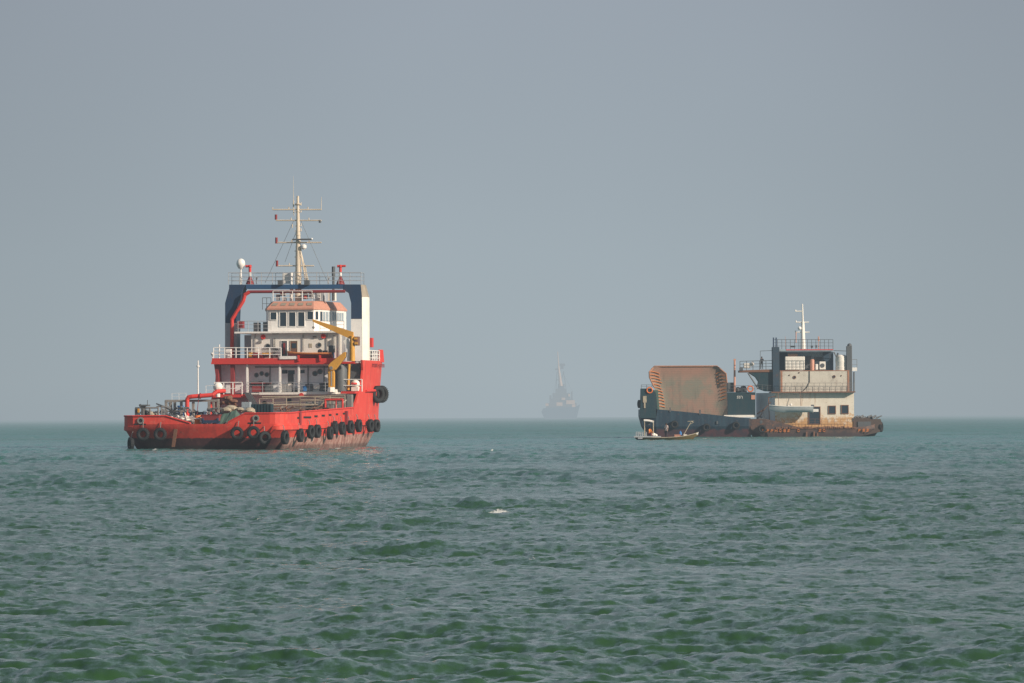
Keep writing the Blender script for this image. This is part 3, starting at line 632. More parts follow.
q = MB(); q.prism([gp(351, 319.01), gp(362, 319.01), gp(362, 361), gp(351, 361)], (0, 1.4, 0)); obj('leg', q, M['white'], gan)
a0 = gp(362, 319); q = MB()
zt = gp(362, 297).z; zb = gp(362, 361).z; zc = gp(361, 284.6).z; xl = gp(362, 319).x
q.add([(xl + .01, G, zb), (xl + .42, G + .55, zb), (xl + .42, G + .55, zt), (xl + .01, G, zt), (xl - .1, G, zc), (xl + .08, G + .5, zc),
       (xl + .42, G + 1.4, zb), (xl + .42, G + 1.4, zt), (xl + .08, G + 1.4, zc), (xl + .01, G + 1.4, zb), (xl + .01, G + 1.4, zt), (xl - .1, G + 1.4, zc)],
      [(0, 1, 2, 3), (1, 6, 7, 2), (6, 9, 10, 7), (2, 7, 10, 3)])
obj('leg_fairing', q, M['cream'], gan)
q2 = MB(); q2.add([q.v[i] for i in (3, 2, 5, 4, 7, 8, 10, 11)], [(0, 1, 2, 3), (1, 4, 5, 2), (4, 6, 7, 5), (3, 2, 5, 7), (0, 1, 4, 6)]); obj('leg_top', q2, M['roofpatch'], gan)
q = MB(); q.rail([gp(228.5, 284.4, G + .1), gp(361, 284.2, G + .1)], gp(300, 272.6).z - gp(300, 284.4).z, .028, 3, 1.05); q.rail([gp(361, 284.2, G + .1), gp(361, 284.2, G + .1) + Vector((0, 1.3, 0)), gp(228.5, 284.4, G + .1) + Vector((0, 1.3, 0))], 1.08, .022, 3, 2.1); obj('railing', q, M['grey'], gan)
q = MB(); q.path([gp(345, 291.2, G - .25), gp(248.5, 292), gp(245, 294.6, G - .3), gp(243.2, 301, G - .3), gp(231.8, 319.5, G - .3), gp(231.8, 361, G - .3)], .001)
q = MB(); q.tube(gp(345, 291.3, G - .3), gp(249.5, 291.8, G - .3), .14); obj('firefighting_pipe', q, M['darkred'], tug)
q = MB(); q.path([gp(249.5, 291.8, G - .3), gp(245, 294.6, G - .3), gp(243.2, 301, G - .3), gp(232, 319.5, G - .3), gp(232, 361, G - .3)], .18); obj('firefighting_pipe', q, M['red'], tug, smooth=True)
for px in (280, 306.5):
    q = MB(); bx(q, px - 2.4, 280, px + 2.4, 285, G - .3, .5); obj('floodlight', q, M['dgrey'], gan)
q = MB(); c = gp(240.8, 263.5, G + .6); q.ball(c, .42, 16, 10, (1, 1, 1.12)); q.lathe(c - Vector((0, 0, .5)), (0, 0, 1), [(0, .2), (.2, .34)], 14); d = obj('satellite_dome', q, M['white'], tug, smooth=True)
q = MB(); q.tube(c - Vector((0, 0, .5)), gp(240.8, 284.5, G + .6), .08, .13); obj('post', q, M['white'], d)
for px, sgn in ((250, 1), (340.5, 1)):
    b = gp(px, 284.3, G + .5); q = MB(); q.lathe(b, (0, 0, 1), [(0, .42), (.18, .36), (.62, .16), (.75, .14)], 12); o = obj('fire_monitor', q, M['darkred'], tug, smooth=True)
    q = MB(); q.tube(b + Vector((0, 0, .7)), b + Vector((0, 0, 1.15)), .12); obj('swivel', q, M['white'], o)
    q = MB(); q.tube(b + Vector((0, 0, 1.15)), b + Vector((0, 0, 1.75)), .13); dx = -.42 if px < 300 else .40
    q.tube(b + Vector((-.3 if px > 300 else dx, 0, 1.7)), b + Vector((.15 if px < 300 else dx + .1, 0, 1.72)), .12, .10); q.ball(b + Vector((0, 0, 1.68)), .17); obj('nozzle', q, M['red'], o, smooth=True)
q = MB(); bx(q, 282.3, 273.3, 290.5, 283.6, G + .7, .5); obj('equipment_cabinet', q, M['cream'], tug, bevel=.04)
for px in (256.5, 328.5): q = MB(); q.tube(gp(px, 284, G + .4), gp(px, 277.5, G + .4), .05); bx(q, px - 1, 277, px + 1, 279, G + .3, .2); obj('lamp_post', q, M['grey'], tug)
# --- mast ---------------------------------------------------------------
VM = 34.6
def mp(px, py, v=VM): return A(px, py, v)
q = MB(); q.tube(mp(298.3, 301), mp(298.3, 246), .32, .25, 12); q.tube(mp(298.3, 246), mp(297.8, 196), .23, .11, 12)
for py, r in ((204.5, .28), (242.6, .30), (235.3, .24), (212, .17)): q.lathe(mp(298, py), (0, 0, 1), [(0, r), (.09, r)], 12)
mast = obj('mast', q, M['mastc'], tug, smooth=True)
q = MB(); q.tube(mp(300, 250, VM + .3), mp(308.5, 283, VM + .9), .09); q.tube(mp(300.5, 251, VM - .2), mp(306, 283.5, VM - .3), .05); q.tube(mp(296.5, 272), mp(296.5, 301), .1); q.prism([mp(303, 268), mp(305.5, 266), mp(308.8, 283.5), mp(305, 283.5)], (0, .1, 0)); obj('brace', q, M['mastc'], mast)
for y, x0, x1 in ((209.6, 272.6, 321.5), (220.4, 276, 321.5), (242.5, 277, 321.5), (265.8, 277, 314)):
    q = MB(); q.tube(mp(x0, y), mp(x1, y), .065); q.tube(mp(x0, y + .01), mp(x0, y - 2.4), .04)
    for f in (.33, .72): p = mp(x0 + (x1 - x0) * f, y); q.tube(p, p + Vector((0, 0, .25)), .05)
    obj('crossarm', q, M['mastc'], mast)
for x, y, h_ in ((276, 217, 5), (276.4, 240.5, 6), (277, 263.5, 6), (320, 221.5, 2.6), (292, 279, 0)):
    if h_: q = MB(); q.tube(mp(x, y - h_ / 2), mp(x, y + h_ / 2), .12); obj('signal_lamp', q, M['darkred'] if x < 300 else M['dgrey'], mast)
q = MB(); a = mp(292.3, 239.6, VM - .4); b = mp(311.5, 239.3, VM - .4); q.box((a.x, a.y - .08, a.z - .07), (b.x, b.y + .08, b.z + .07)); obj('radar_scanner', q, M['dgrey'], mast)
q = MB(); q.lathe(mp(303.8, 249.5, VM - .2), (0, 0, 1), [(0, .12), (.15, .26), (.38, .26), (.5, .1)], 14); q.ball(mp(311.8, 238.8, VM - .4), .10); obj('radar_dome', q, M['white'], mast, smooth=True)
q = MB(); q.tube(mp(293.6, 201), mp(293.3, 176), .028, .008); q.tube(mp(293.6, 214), mp(293.6, 200), .05); q.tube(mp(321.2, 209.5), mp(321.4, 197), .035, .02); q.tube(mp(294, 216), mp(293, 203), .03); q.tube(mp(292.4, 228), mp(292.4, 224), .05); obj('whip_aerial', q, M['mastc'], mast)
q = MB(); q.tube(mp(291.5, 273), mp(291.5, 301), .16, .18); q.tube(mp(291.5, 272.5), mp(291.5, 276), .2); obj('mast_post', q, M['white'], tug, smooth=True)
q = MB()
for a, b in (((294, 220), (265, 283)), ((301, 221), (327, 281)), ((296, 232), (285, 262))): q.tube(mp(*a), gp(*b, G + .5), .018, n=4)
obj('stay_wire', q, M['dgrey'], mast)

for y in (205, 212, 226, 231, 251, 257, 272, 279):
    q = MB(); c = mp(298, y); q.box((c.x - .32, c.y - .1, c.z - .03), (c.x + .32, c.y + .1, c.z + .03)); q.tube(c + Vector((.3, 0, 0)), c + Vector((.3, 0, .25)), .04); obj('mast_bracket', q, M['mastc'], mast)
# --- yellow cranes --------------------------------------------------------
VC = 28.6
def cp(px, py, v=VC): return A(px, py, v)
cr_ = MB(); cr_.tube(cp(352.3, 361), cp(352.3, 336), .26, .22, 12); crane = obj('crane', cr_, M['yellow'], tug, smooth=True)
q = MB(); a, b = cp(353, 336.5), cp(312.5, 320.5); up_ = Vector((0, 0, 1)); q.prism([a + up_ * .42, b + up_ * .12, b - up_ * .10, cp(336, 332.5), a - up_ * .35], (0, .3, 0)); obj('jib', q, M['yellow'], crane)
q = MB(); q.tube(cp(313.5, 321.5), cp(313.5, 328), .03); q.ball(cp(313.5, 327.5), .13); obj('hook', q, M['steel'], crane)
q = MB(); bx(q, 353.5, 336.5, 358, 345.5, VC - .2, .9); obj('crane_winch', q, M['rust'], crane, bevel=.05); q = MB(); bx(q, 354, 337.5, 357, 339.5, VC - .3, .1); bx(q, 354.5, 342, 357.6, 344.4, VC - .3, .1); obj('crane_winch', q, M['yellow'], crane)
q = MB(); q.prism([cp(343, 341), cp(348, 338), cp(350.5, 345), cp(350.3, 361), cp(346.8, 361), cp(347.5, 350)], (0, .15, 0)); obj('crane_shield', q, M['cream'], crane)
k2 = MB(); k2.prism([cp(328.2, 387.5), cp(334.0, 387.5), cp(334.2, 373.5), cp(333.2, 369), cp(328, 367), cp(327.6, 372)], (0, .45, 0)); kc = obj('knuckle_crane', k2, M['yellow'], tug, bevel=.04)
q = MB(); q.prism([cp(328, 365.5, VC - .1), cp(330.5, 362.5, VC - .1), cp(343.5, 352.3, VC - .1), cp(346, 352.0, VC - .1), cp(345.5, 357, VC - .1), cp(335, 369.8, VC - .1), cp(329.5, 371, VC - .1)], (0, .5, 0)); obj('boom', q, M['yellow'], kc, bevel=.04)
q = MB(); q.lathe(cp(331, 368, VC - .2), (0, 1, 0), [(0, .16), (.1, .16)], 12); q.tube(cp(331.3, 386, VC - .2), cp(331.3, 371, VC - .2), .07); obj('hydraulic_ram', q, M['steel'], kc)
q = MB(); q.tube(cp(331, 387.2), cp(331, 392), .3, .36); obj('pedestal', q, M['cream'], kc)
q = MB(); q.tube(cp(348, 390, VC + 2), cp(349, 364, VC + 2), .14); obj('pipe_riser', q, M['yellow'], tug)
q = MB(); q.lathe(cp(340.8, 391, VC + 1.3), (0, 0, 1), [(0, .55), (2.0, .6), (2.5, .4)], 14); obj('vent_trunk', q, M['dgrey'], tug, smooth=True)
# forecastle rail and red locker
q = MB(); q.rail([(6.2, 35.0, ZF - .2), (6.95, 36, ZF - .1), (6.95, 40, ZF - .1), (6.4, 43.2, ZF - .1), (4.8, 46.5, ZF - .1)], 1.05, .045, 3, .9); obj('railing', q, M['white'], tug)
q = MB(); q.prism([(6.7, 41.2, ZF - .1), (6.9, 42.6, ZF - .1), (6.85, 42.4, ZF + 1.1), (6.7, 41.4, ZF + 1.1)], (-.12, 0, 0)); obj('bulwark_end', q, M['red'], tug)
q = MB(); bx(q, 367.2, 337.8, 371.8, 347.2, 37, .8); obj('locker', q, M['red'], tug)
q = MB(); bx(q, 368, 350.5, 371, 360, 38, .8); obj('locker', q, M['dgrey'], tug)

# --- aft deck -----------------------------------------------------------
VA = 6.0
def ap(px, py, v=VA): return A(px, py, v)
zdk = ZD - .1
M['rack'] = paint('rusty_grey_rack', (.30, .28, .26), .35, .5); rk = MB()
for v in (VA, VA + 3.4):
    for px, y0 in ((165.8, 400.5), (170.5, 402), (174.5, 402), (181, 402), (193, 402), (208.8, 402), (213.5, 402), (217.8, 399)):
        a = ap(px, y0, v); rk.box((a.x - .11, v, zdk), (a.x + .11, v + .2, a.z))
    for px0, px1, y, h in ((165, 218.6, 400.9, .2), (165, 190, 411.3, .14), (207, 218.6, 408.5, .14)):
        a = ap(px0, y, v); b = ap(px1, y, v); rk.box((a.x, v - .02, a.z - h / 2), (b.x, v + .22, a.z + h / 2))
obj('pipe_rack', rk, M['rack'], tug, bevel=.015)
for v0 in (VA + .3,):
    q = MB(); q.prism([ap(168.2, 402.5, v0), ap(171, 402.5, v0), ap(173.5, 413.5, v0), ap(170.5, 414, v0)], (0, .1, 0)); obj('loose_plate', q, M['cream'], tug)
q = MB(); q.path([ap(187.2, 424, VA - .6), ap(187.2, 399.5, VA - .6), ap(188.6, 397.2, VA - .6), ap(191.5, 396.6, VA - .6), ap(212.5, 395.0, VA - .2), ap(216.5, 391.6, VA), ap(224, 390.9, VA + 2)], .19, 12); obj('suction_pipe', q, M['red'], tug, smooth=True)
q = MB(); q.lathe(ap(199.8, 396, VA - .45), (1, 0, -.05), [(0, .27), (.07, .27)], 14); q.tube(ap(199, 394, VA - .4), ap(196, 424, VA - .4), .03); obj('pipe_flange', q, M['darkred'], tug)
q = MB(); q.ball(ap(218, 387, 24), .43, 18, 12, (1.05, 1, 1)); q.tube(ap(218, 391, 24), ap(218, 397, 24), .2); obj('float_tank', q, M['cream'], tug, smooth=True)
q = MB(); q.tube(ap(198, 398, 16), ap(198, 360.5, 16), .075, .05); q.tube(ap(198, 367, 16), ap(198, 365.5, 16), .14); obj('flagstaff', q, M['white'], tug)
q = MB(); q.rail([ap(206, 394.5, 20), ap(217, 394.5, 20)], .8, .02, 2, .8); q.rail([ap(172, 400, 12), ap(186, 400, 12)], .6, .015, 2, .8); obj('railing', q, M['white'], tug)
q = MB(); q.tube(ap(212.5, 364, 30), ap(212.5, 352, 30), .05); q.ball(ap(212.4, 353.8, 30), .17); q.tube(ap(219.3, 364, 30), ap(219.3, 344.5, 30), .06); bx(q, 226, 349, 230.5, 358, 30, .5); obj('lamp_post', q, M['white'], tug)
sr = MB()
for v in (1.0, 2.6):
    for px in (135.5, 143.5, 150, 158.2, 161.5): a = ap(px, 408.3 if px != 161.5 else 406.5, v); sr.tube((a.x, v, zdk), a, .07)
    sr.tube(ap(143, 407.9, v), ap(158.6, 407.7, v), .07); sr.tube(ap(161.5, 406.6, v), ap(167, 407, v), .08)
obj('stern_frame', sr, M['steel'], tug)
q = MB(); bx(q, 135, 407.2, 138.2, 416.5, .8, .5); bx(q, 140.2, 404.6, 147.5, 406.3, .8, .9); bx(q, 141, 406.3, 143.6, 415, .9, .7); q.tube(ap(147.4, 405, 1), ap(147.5, 400, 1), .03); obj('stern_console', q, M['dgrey'], tug)
q = MB(); bx(q, 137.5, 408.5, 139.3, 412.5, .7, .1); obj('stern_console', q, M['yellow'], tug)
for i, (px, py, v, r, h) in enumerate(((146.8, 409, 1.6, .3, .9), (151.8, 411, 1.4, .34, .6), (163, 408, 1.8, .22, 1.1))):
    q = MB(); a = ap(px, py + 4, v); q.lathe((a.x, a.y, zdk), (0, 0, 1), [(0, r), (a.z - zdk, r), (a.z - zdk, r * 1.35), (a.z - zdk + .12, r * 1.35), (a.z - zdk + .14, r), (a.z - zdk + .3, r * .8)], 12); obj('mooring_bitt', q, M[['dgrey', 'beige', 'dgrey'][i]], tug, smooth=True)
# separate loads lying on the aft deck
def load(name, label, cat, px, py, v, mb, mat, group=None, smooth=False, rz=0):
    a = A(px, py, v); return thing(name, label, cat, T, (a.x, v, a.z), rz, group, mb, M[mat], smooth)
m = MB(); m.box((-.78, -.5, -.26), (.78, .5, .26)); m.box((-.84, -.54, .20), (.84, .54, .27)); m.box((-.6, -.52, -.45), (-.4, .5, -.26)); m.box((.4, -.52, -.45), (.6, .5, -.26))
load('steel_bin', 'dark red steel bin on the low middle of the red tug\'s aft deck', 'bin', 211.5, 417.8, 1.6, m, 'darkred')
m = MB(); m.box((-.72, -.45, -.12), (.72, .45, .12)); m.box((-.72, -.45, -.2), (-.6, .45, .3)); m.box((.6, -.45, -.2), (.72, .45, .3))
load('pallet', 'dark blue skid under the dark red bin on the tug\'s aft deck', 'pallet', 211, 421.6, 1.2, m, 'blue')
def heap(n, rx, ry, rz_, s, seed):
    g = random.Random(seed); mb = MB()
    for i in range(n):
        x = g.uniform(-1, 1); y = g.uniform(-1, 1); hh = max(0, 1 - x * x * .8) * g.uniform(.2, 1)
        mb.ball((x * rx, y * ry, hh * rz_), s * g.uniform(.6, 1.2), 7, 5, (g.uniform(.7, 1.5), 1, g.uniform(.5, .9)))
    return mb
m = MB(); gg = random.Random(4); nx_, ny_ = 14, 8; P = []
for j in range(ny_):
    for i in range(nx_):
        fx, fy = i / (nx_ - 1), j / (ny_ - 1); e = min(fx, 1 - fx, fy, 1 - fy) * 4; P.append(((fx - .5) * 2.6, (fy - .5) * 2.0, (min(1, e) * (.45 + .85 * fx) + gg.uniform(-.1, .12)) - .2))
m.add(P, [(j * nx_ + i, j * nx_ + i + 1, (j + 1) * nx_ + i + 1, (j + 1) * nx_ + i) for j in range(ny_ - 1) for i in range(nx_ - 1)])
load('tarpaulin', 'crumpled green tarpaulin heap beside the dark red bin on the tug', 'tarpaulin', 229.5, 421, 2.4, m, 'green', smooth=False)
load('sack_pile', 'pile of beige sacks behind the green tarpaulin on the tug deck', 'sacks', 234, 413.5, 4.4, heap(16, 1.7, .6, .6, .33, 2), 'beige', smooth=True)
load('sack_pile', 'brownish bundle in front of the grey lower house left of the stairway', 'sacks', 228, 408, 6.5, heap(12, .9, .5, 1.0, .3, 6), 'rust', smooth=True)
m = MB(); m.box((-.9, -.4, -.5), (.9, .4, .5)); 
for i in range(7): m.box((-.85 + i * .27, -.45, -.48), (-.72 + i * .27, -.4, .48))
load('crate', 'teal slatted crate under the tug\'s dark sloping stairway', 'crate', 262.5, 409.8, 7, m, 'teal')
m = MB(); m.box((-.35, -.4, -.6), (.35, .4, .6)); m.box((-.37, -.42, .1), (.37, .42, .16)); m.box((-.37, -.42, -.25), (.37, .42, -.19))
load('crate', 'narrow grey green crate left of the slatted crate by the stairway', 'crate', 246.6, 408.8, 6.4, m, 'lightblue')
m = MB(); m.lathe((0, 0, -.42), (0, 0, 1), [(0, .27), (.02, .29), (.28, .27), (.30, .29), (.56, .27), (.58, .29), (.84, .29), (.86, .26)], 16)
load('drum', 'blue plastic drum standing inside the tug\'s pipe rack', 'drum', 180.6, 410.5, 7.4, m, 'bluep', smooth=True)
m = MB(); m.box((-.9, -.5, -.45), (.9, .5, .45)); load('crate', 'dark blue box behind the posts of the tug\'s pipe rack', 'crate', 195, 417, 8.6, m, 'blue')
m = MB(); m.lathe((0, 0, -.45), (0, 0, 1), [(0, .28), (.9, .28)], 14); load('drum', 'small orange drum by the foot of the tug\'s red suction pipe', 'drum', 197.5, 420.5, 2.2, m, 'orange', smooth=True)
g = random.Random(8); m = MB()
for i in range(80):
    x = g.uniform(-2.8, 2.8); z = g.uniform(-.28, .5) * (1 - abs(x) / 3.6); a = g.uniform(0, 3.14); L_ = g.uniform(.12, .5); d = Vector((math.cos(a), g.uniform(-.5, .5), math.sin(a) * .6)) * L_; p = Vector((x, g.uniform(-.8, .8), z)); m.tube(p - d, p + d, g.uniform(.03, .11), n=6)
o = load('rope_tangle', 'tangle of pale ropes and hoses on the low aft deck of the red tug', 'ropes', 187, 421.5, 2.6, m, 'cream'); o['kind'] = 'stuff'
m = MB()
for i in range(150):
    x = g.uniform(-4.3, 3.2); a = g.uniform(0, 3.14); L_ = g.uniform(.1, .5); d = Vector((math.cos(a), g.uniform(-.5, .5), math.sin(a) * .5)) * L_; p = Vector((x, g.uniform(-.8, .8), g.uniform(-.4, 1.0) * (1 if i % 3 else 1.3))); m.tube(p - d, p + d, g.uniform(.03, .13), n=6)
o = load('scrap_gear', 'dark jumble of chains and scrap gear behind the pale ropes', 'gear', 190, 419.5, 4.6, m, 'dgrey'); o['kind'] = 'stuff'
m = MB()
for i in range(34):
    x = g.uniform(-3.2, 3.2); a = g.uniform(0, 3.14); L_ = g.uniform(.1, .5); d = Vector((math.cos(a), g.uniform(-.5, .5), math.sin(a) * .5)) * L_; p = Vector((x, g.uniform(-.8, .8), g.uniform(-.4, .2))); m.tube(p - d, p + d, g.uniform(.03, .1), n=6)
o = load('scrap_gear', 'brown clutter of fittings and hoses under the white wall behind the side bulwark', 'gear', 296, 408, 22, m, 'rust'); o['kind'] = 'stuff'

# --- tyre fenders: each hangs on the tug by itself --------------------------
def tyre(R_, r_, wd):
    p = []
    for i in range(14):
        a = 2 * math.pi * i / 14; p.append((wd * .5 * (abs(math.sin(a)) ** .7) * (1 if math.sin(a) > 0 else -1), R_ - r_ + r_ * (abs(math.cos(a)) ** .7) * (1 if math.cos(a) > 0 else -1)))
    m = MB(); m.lathe((0, 0, 0), (0, 1, 0), p, 26, True); return m
def grooves(R_, wd):
    m = MB()
    for i in range(24):
        t_ = 2 * math.pi * i / 24; c, s = math.cos(t_), math.sin(t_)
        m.box((-.01, 0, 0), (.01, .001, .001)) if False else m.prism([(c * R_ * .99 - s * .03, -wd * .42, s * R_ * .99 + c * .03), (c * R_ * .99 + s * .03, -wd * .42, s * R_ * .99 - c * .03), (c * (R_ + .02) + s * .03, -wd * .42, s * (R_ + .02) - c * .03), (c * (R_ + .02) - s * .03, -wd * .42, s * (R_ + .02) + c * .03)], (0, wd * .84, 0))
    return m
tyre_me = {}
def put_tyre(label, pos, rz, R_=.56, wd=.36, chain=True, group='tyre fenders hanging round the red tug', mat='rubber', fr=T):
    key = (R_, wd, mat)
    if key not in tyre_me: tyre_me[key] = (mesh_of('tyre', tyre(R_, R_ * .26, wd), True), mesh_of('tread', grooves(R_, wd)))
    o = bpy.data.objects.new('tyre_fender', None); C.objects.link(o); o.location = fr.M @ Vector(pos); o.rotation_euler = (0, R(random.uniform(-8, 8)), fr.rot + rz)
    o['label'] = label; o['category'] = 'tyre'; o['group'] = group
    for nm_, me in zip(('tyre', 'tread'), tyre_me[key]):
        if not me.materials: me.materials.append(M[mat])
        c = bpy.data.objects.new(nm_, me); C.objects.link(c); c.parent = o
    if chain:
        q = MB(); q.path([(0, 0, R_ * .6), (0, wd * .3, R_ + .35), (0, wd * .5, R_ + .5)], .035, 6); obj('chain', q, M['steel'], o)
    return o
for (px, py, lb) in ((143.0, 434.3, 'black tyre facing out below the port fairlead on the tug\'s transom'), (160.2, 434.3, 'black tyre on the tug\'s transom beside the hanging rusty plank'),
                     (237.0, 433.2, 'black tyre on the transom below the sloping end of the red bulwark'), (253.6, 432.6, 'black tyre on the transom below the round hawse hole')):
    a = A(px, py, -.62); put_tyre(lb, (a.x, -.62, a.z), 0)
a = A(264.8, 437.8, -.4); put_tyre('tyre hanging lowest at the tug\'s rounded stern corner', (a.x, -.45, a.z), R(38))
a = A(130.6, 443.8, -.5); put_tyre('tyre dipping into the water at the port stern corner of the tug', (a.x, -.4, a.z), R(-58))
# along the side: turned to face outwards (towards +x)
for px, py, lb in ((285, 437.5, 'narrow looking tyre hanging alone just forward of the stern corner'), (300.3, 435.3, 'single tyre below the first freeing ports on the tug\'s side'), (310.8, 431.8, 'left tyre of the touching pair under the dark bulwark slot'), (317.3, 431.2, 'right tyre of the touching pair under the dark bulwark slot'),
                   (330.0, 433.0, 'tyre hanging lower than its neighbours where the side crowd of tyres starts'), (335, 427.5, 'upper tyre overlapping the low hung one on the tug\'s side'), (342.2, 428.2, 'tyre squeezed third in the crowd of tyres on the tug\'s side'),
                   (350.3, 426.8, 'tyre under the white railed recess on the tug\'s side'), (358.8, 425.8, 'tyre below the slanting aft edge of the tall red bow side'), (370.3, 425.6, 'left tyre of the pair nearest the bow below the large fenders'), (376.3, 425.8, 'outermost tyre at the bow edge above the waterline')):
    u = 7.22 if px < 365 else 6.9
    a = T.side(px, py, u)
    for _ in range(3):
        v = min(a.y, 45); k = 1.0 if v < 36 else 1.0 - .0011 * (v - 36) ** 2.1; u = 7.08 * k + .26; a = T.side(px, py, u)
    put_tyre(lb, a, R(84) + random.uniform(-.12, .12), .58, .42)
for px, py, lb in ((378.6, 394.4, 'large dusty brown round fender on the tug\'s tall red bow side'), (382.0, 394.2, 'large black round fender outermost on the tug\'s tall red bow side')):
    a = A(px - .8, py, 38.6 if px < 382 else 41); put_tyre(lb, a, R(56), .80, .50 if px < 382 else .55, False, 'two large bow fenders of the red tug', 'rubber' if px < 382 else 'black')
# --- small boat, lifebuoys on the tug ---------------------------------------
def boat_mesh(L_, B_, D_, n=15):
    m = MB(); secs = []
    for i in range(n):
        t_ = i / (n - 1); x = (t_ - .5) * L_; k = min(1, math.sin(math.pi * min(1, .28 + t_ * .72)) ** .55 + .0) if t_ < .999 else .04
        sh = .10 * L_ * max(0, t_ - .45) ** 2 * 1.2; kz = max(0, t_ - .75) * 1.6 * D_; b = B_ / 2 * max(.03, k)
        secs.append([(x, -b, D_ + sh), (x, -b * .86, D_ * .45 + kz * .6), (x, -b * .4, kz), (x, 0, -.03 + kz), (x, b * .4, kz), (x, b * .86, D_ * .45 + kz * .6), (x, b, D_ + sh), (x, b * .85, D_ + sh), (x, b * .6, D_ * .55 + kz * .5), (x, -b * .6, D_ * .55 + kz * .5), (x, -b * .85, D_ + sh), (x, -b, D_ + sh)])
    return m.loft(secs), secs
a = A(309.5, 357, V0 + .2); m, secs = boat_mesh(4.3, 1.5, .42)
ib = thing('rescue_boat', 'small rescue boat with orange rim stowed on the tug\'s upper deck', 'boat', T, (a.x, V0 + .6, a.z - .1), math.pi)
obj('hull', m, M['darkred'], ib, smooth=True); q = MB(); q.path([Vector(s[0]) for s in secs], .09); q.path([Vector(s[6]) for s in secs], .09); obj('gunwale', q, M['orib'], ib, smooth=True)
q = MB(); q.box((-2.3, -.25, .5), (-1.75, .25, 1.15)); q.box((-2.2, -.12, -.1), (-2.0, .12, .5)); obj('outboard_motor', q, M['dgrey'], ib, bevel=.05)
q = MB(); q.ball((-.9, 0, .62), .22); q.box((-1.6, -.3, .4), (-1.2, .3, .7)); obj('seat', q, M['dgrey'], ib)
q = MB(); bx(q, 328.5, 352.5, 333, 358, V0 + .5, .6); thing('drum', 'blue tub standing at the stern of the rescue boat on the tug', 'drum', T, (0, 0, 0), 0, None, q, M['bluep'])
for px in (298.5, 320):
    q = MB(); q.prism([A(px - .8, 361, V0 - .16), A(px + 1.0, 361, V0 - .16), A(px + .6, 355, V0 - .16), A(px - 1.2, 355, V0 - .16)], (0, .12, 0)); obj('boat_cradle', q, M['red'], tug)
def buoy(label, fr, pos, rz, R_=.3, grp=None, mat='orange'):
    m = MB(); p = [(.07 * math.cos(i * math.pi / 4) , R_ - .08 + .08 * math.sin(i * math.pi / 4)) for i in range(8)]; m.lathe((0, 0, 0), (0, 1, 0), p, 22, True)
    return thing('lifebuoy', label, 'lifebuoy', fr, pos, rz, grp, m, M[mat], True)
for px, py, lb in ((263, 337, 'red round lifebuoy left of the doors on the tug\'s white upper wall'), (323.3, 336.2, 'red round lifebuoy right of the doors under the crane jib')):
    a = A(px, py, V2 - .1); o = buoy(lb, T, a, 0, .24, None, 'red'); q = MB(); q.lathe((0, 0, 0), (0, 1, 0), [(0, .15), (.04, .15)], 14); obj('cover', q, M['red'], o)

# ================================================================== LANDING CRAFT
PH = R(0)
K = Frame(760, 590, PH)
B = K.at
lct = thing('landing_craft', 'rusty landing craft with a cream deckhouse and a tall raised bow ramp', 'ship', K)
def kb(mb, px0, py0, px1, py1, v, dep):
    a = B(px0, py1, v); b = B(px1, py0, v); return mb.box((a.x, v, a.z), (b.x, v + dep, b.z))
def KX(px, v=0): return B(px, 400, v).x
BE = 11.0
# bow half of the hull
hh = MB(); bp_ = [(657, 437.5, 656, 409.2), (668, 437.6, 668, 410.2), (690, 437.6, 690, 412.4), (710, 437.6, 710, 414.4), (730, 437.6, 730, 416.6), (751, 437.6, 750.5, 418.2)]
secs = []
for x0, y0, x1, y1 in bp_:
    a = B(x0, y0, .5); b = B(x1, y1, .0); secs.append([(a.x, 1.2, -1.2), (a.x, .55, .0), (b.x, .0, 1.4), (b.x, 0, b.z), (b.x, .25, b.z), (b.x, .25, b.z - .9), (b.x, BE - .25, b.z - .9), (b.x, BE - .25, b.z), (b.x, BE, b.z), (b.x, BE, 1.4), (a.x, BE - .55, 0), (a.x, BE - 1.2, -1.2)])
e0 = secs[0]; xb = B(640.5, 400, 0).x
first = [(xb + (1.6 if p[2] < .5 else .35 if p[2] < 2 else 0), min(max(p[1], .5), BE - .5), p[2] if p[2] > .5 else p[2] + .6) for p in e0]
obj('hull', MB().loft([first] + secs), M['lcthull'], lct)
# aft half, lower and rusty
z_d = B(800, 427.6, 0).z
secs = []
for px, pb, zt, y_ in ((750.6, 764, None, 0), (766, 768, None, -.25), (800, 800, 0, -.3), (854, 850, 0, -.3), (866, 860, .1, -.1), (874, 863, .35, .4), (881, 868, .5, 1.2)):
    x1 = KX(px); x0 = KX(pb); z = z_d + (B(752, 419, 0).z - z_d if zt is None else zt)
    secs.append([(x0, y_ + .8, -1.2), (x0, y_ + .2, -.05), (x1, y_, 1.0), (x1, y_, z), (x1, BE - y_, z), (x1, BE - y_, 1.0), (x0, BE - y_, -.05), (x0, BE - y_ - .8, -1.2)])
obj('hull', MB().loft(secs), M['lcthull'], lct)
ed = MB(); g = random.Random(3)
for i in range(40):
    x = KX(776) + (KX(853) - KX(776)) * i / 39; ed.box((x - .05, -.40, z_d - .15), (x + g.uniform(.1, .35), -.29, z_d + g.uniform(-.02, .16)))
obj('deck_edge', ed, M['rust'], lct)
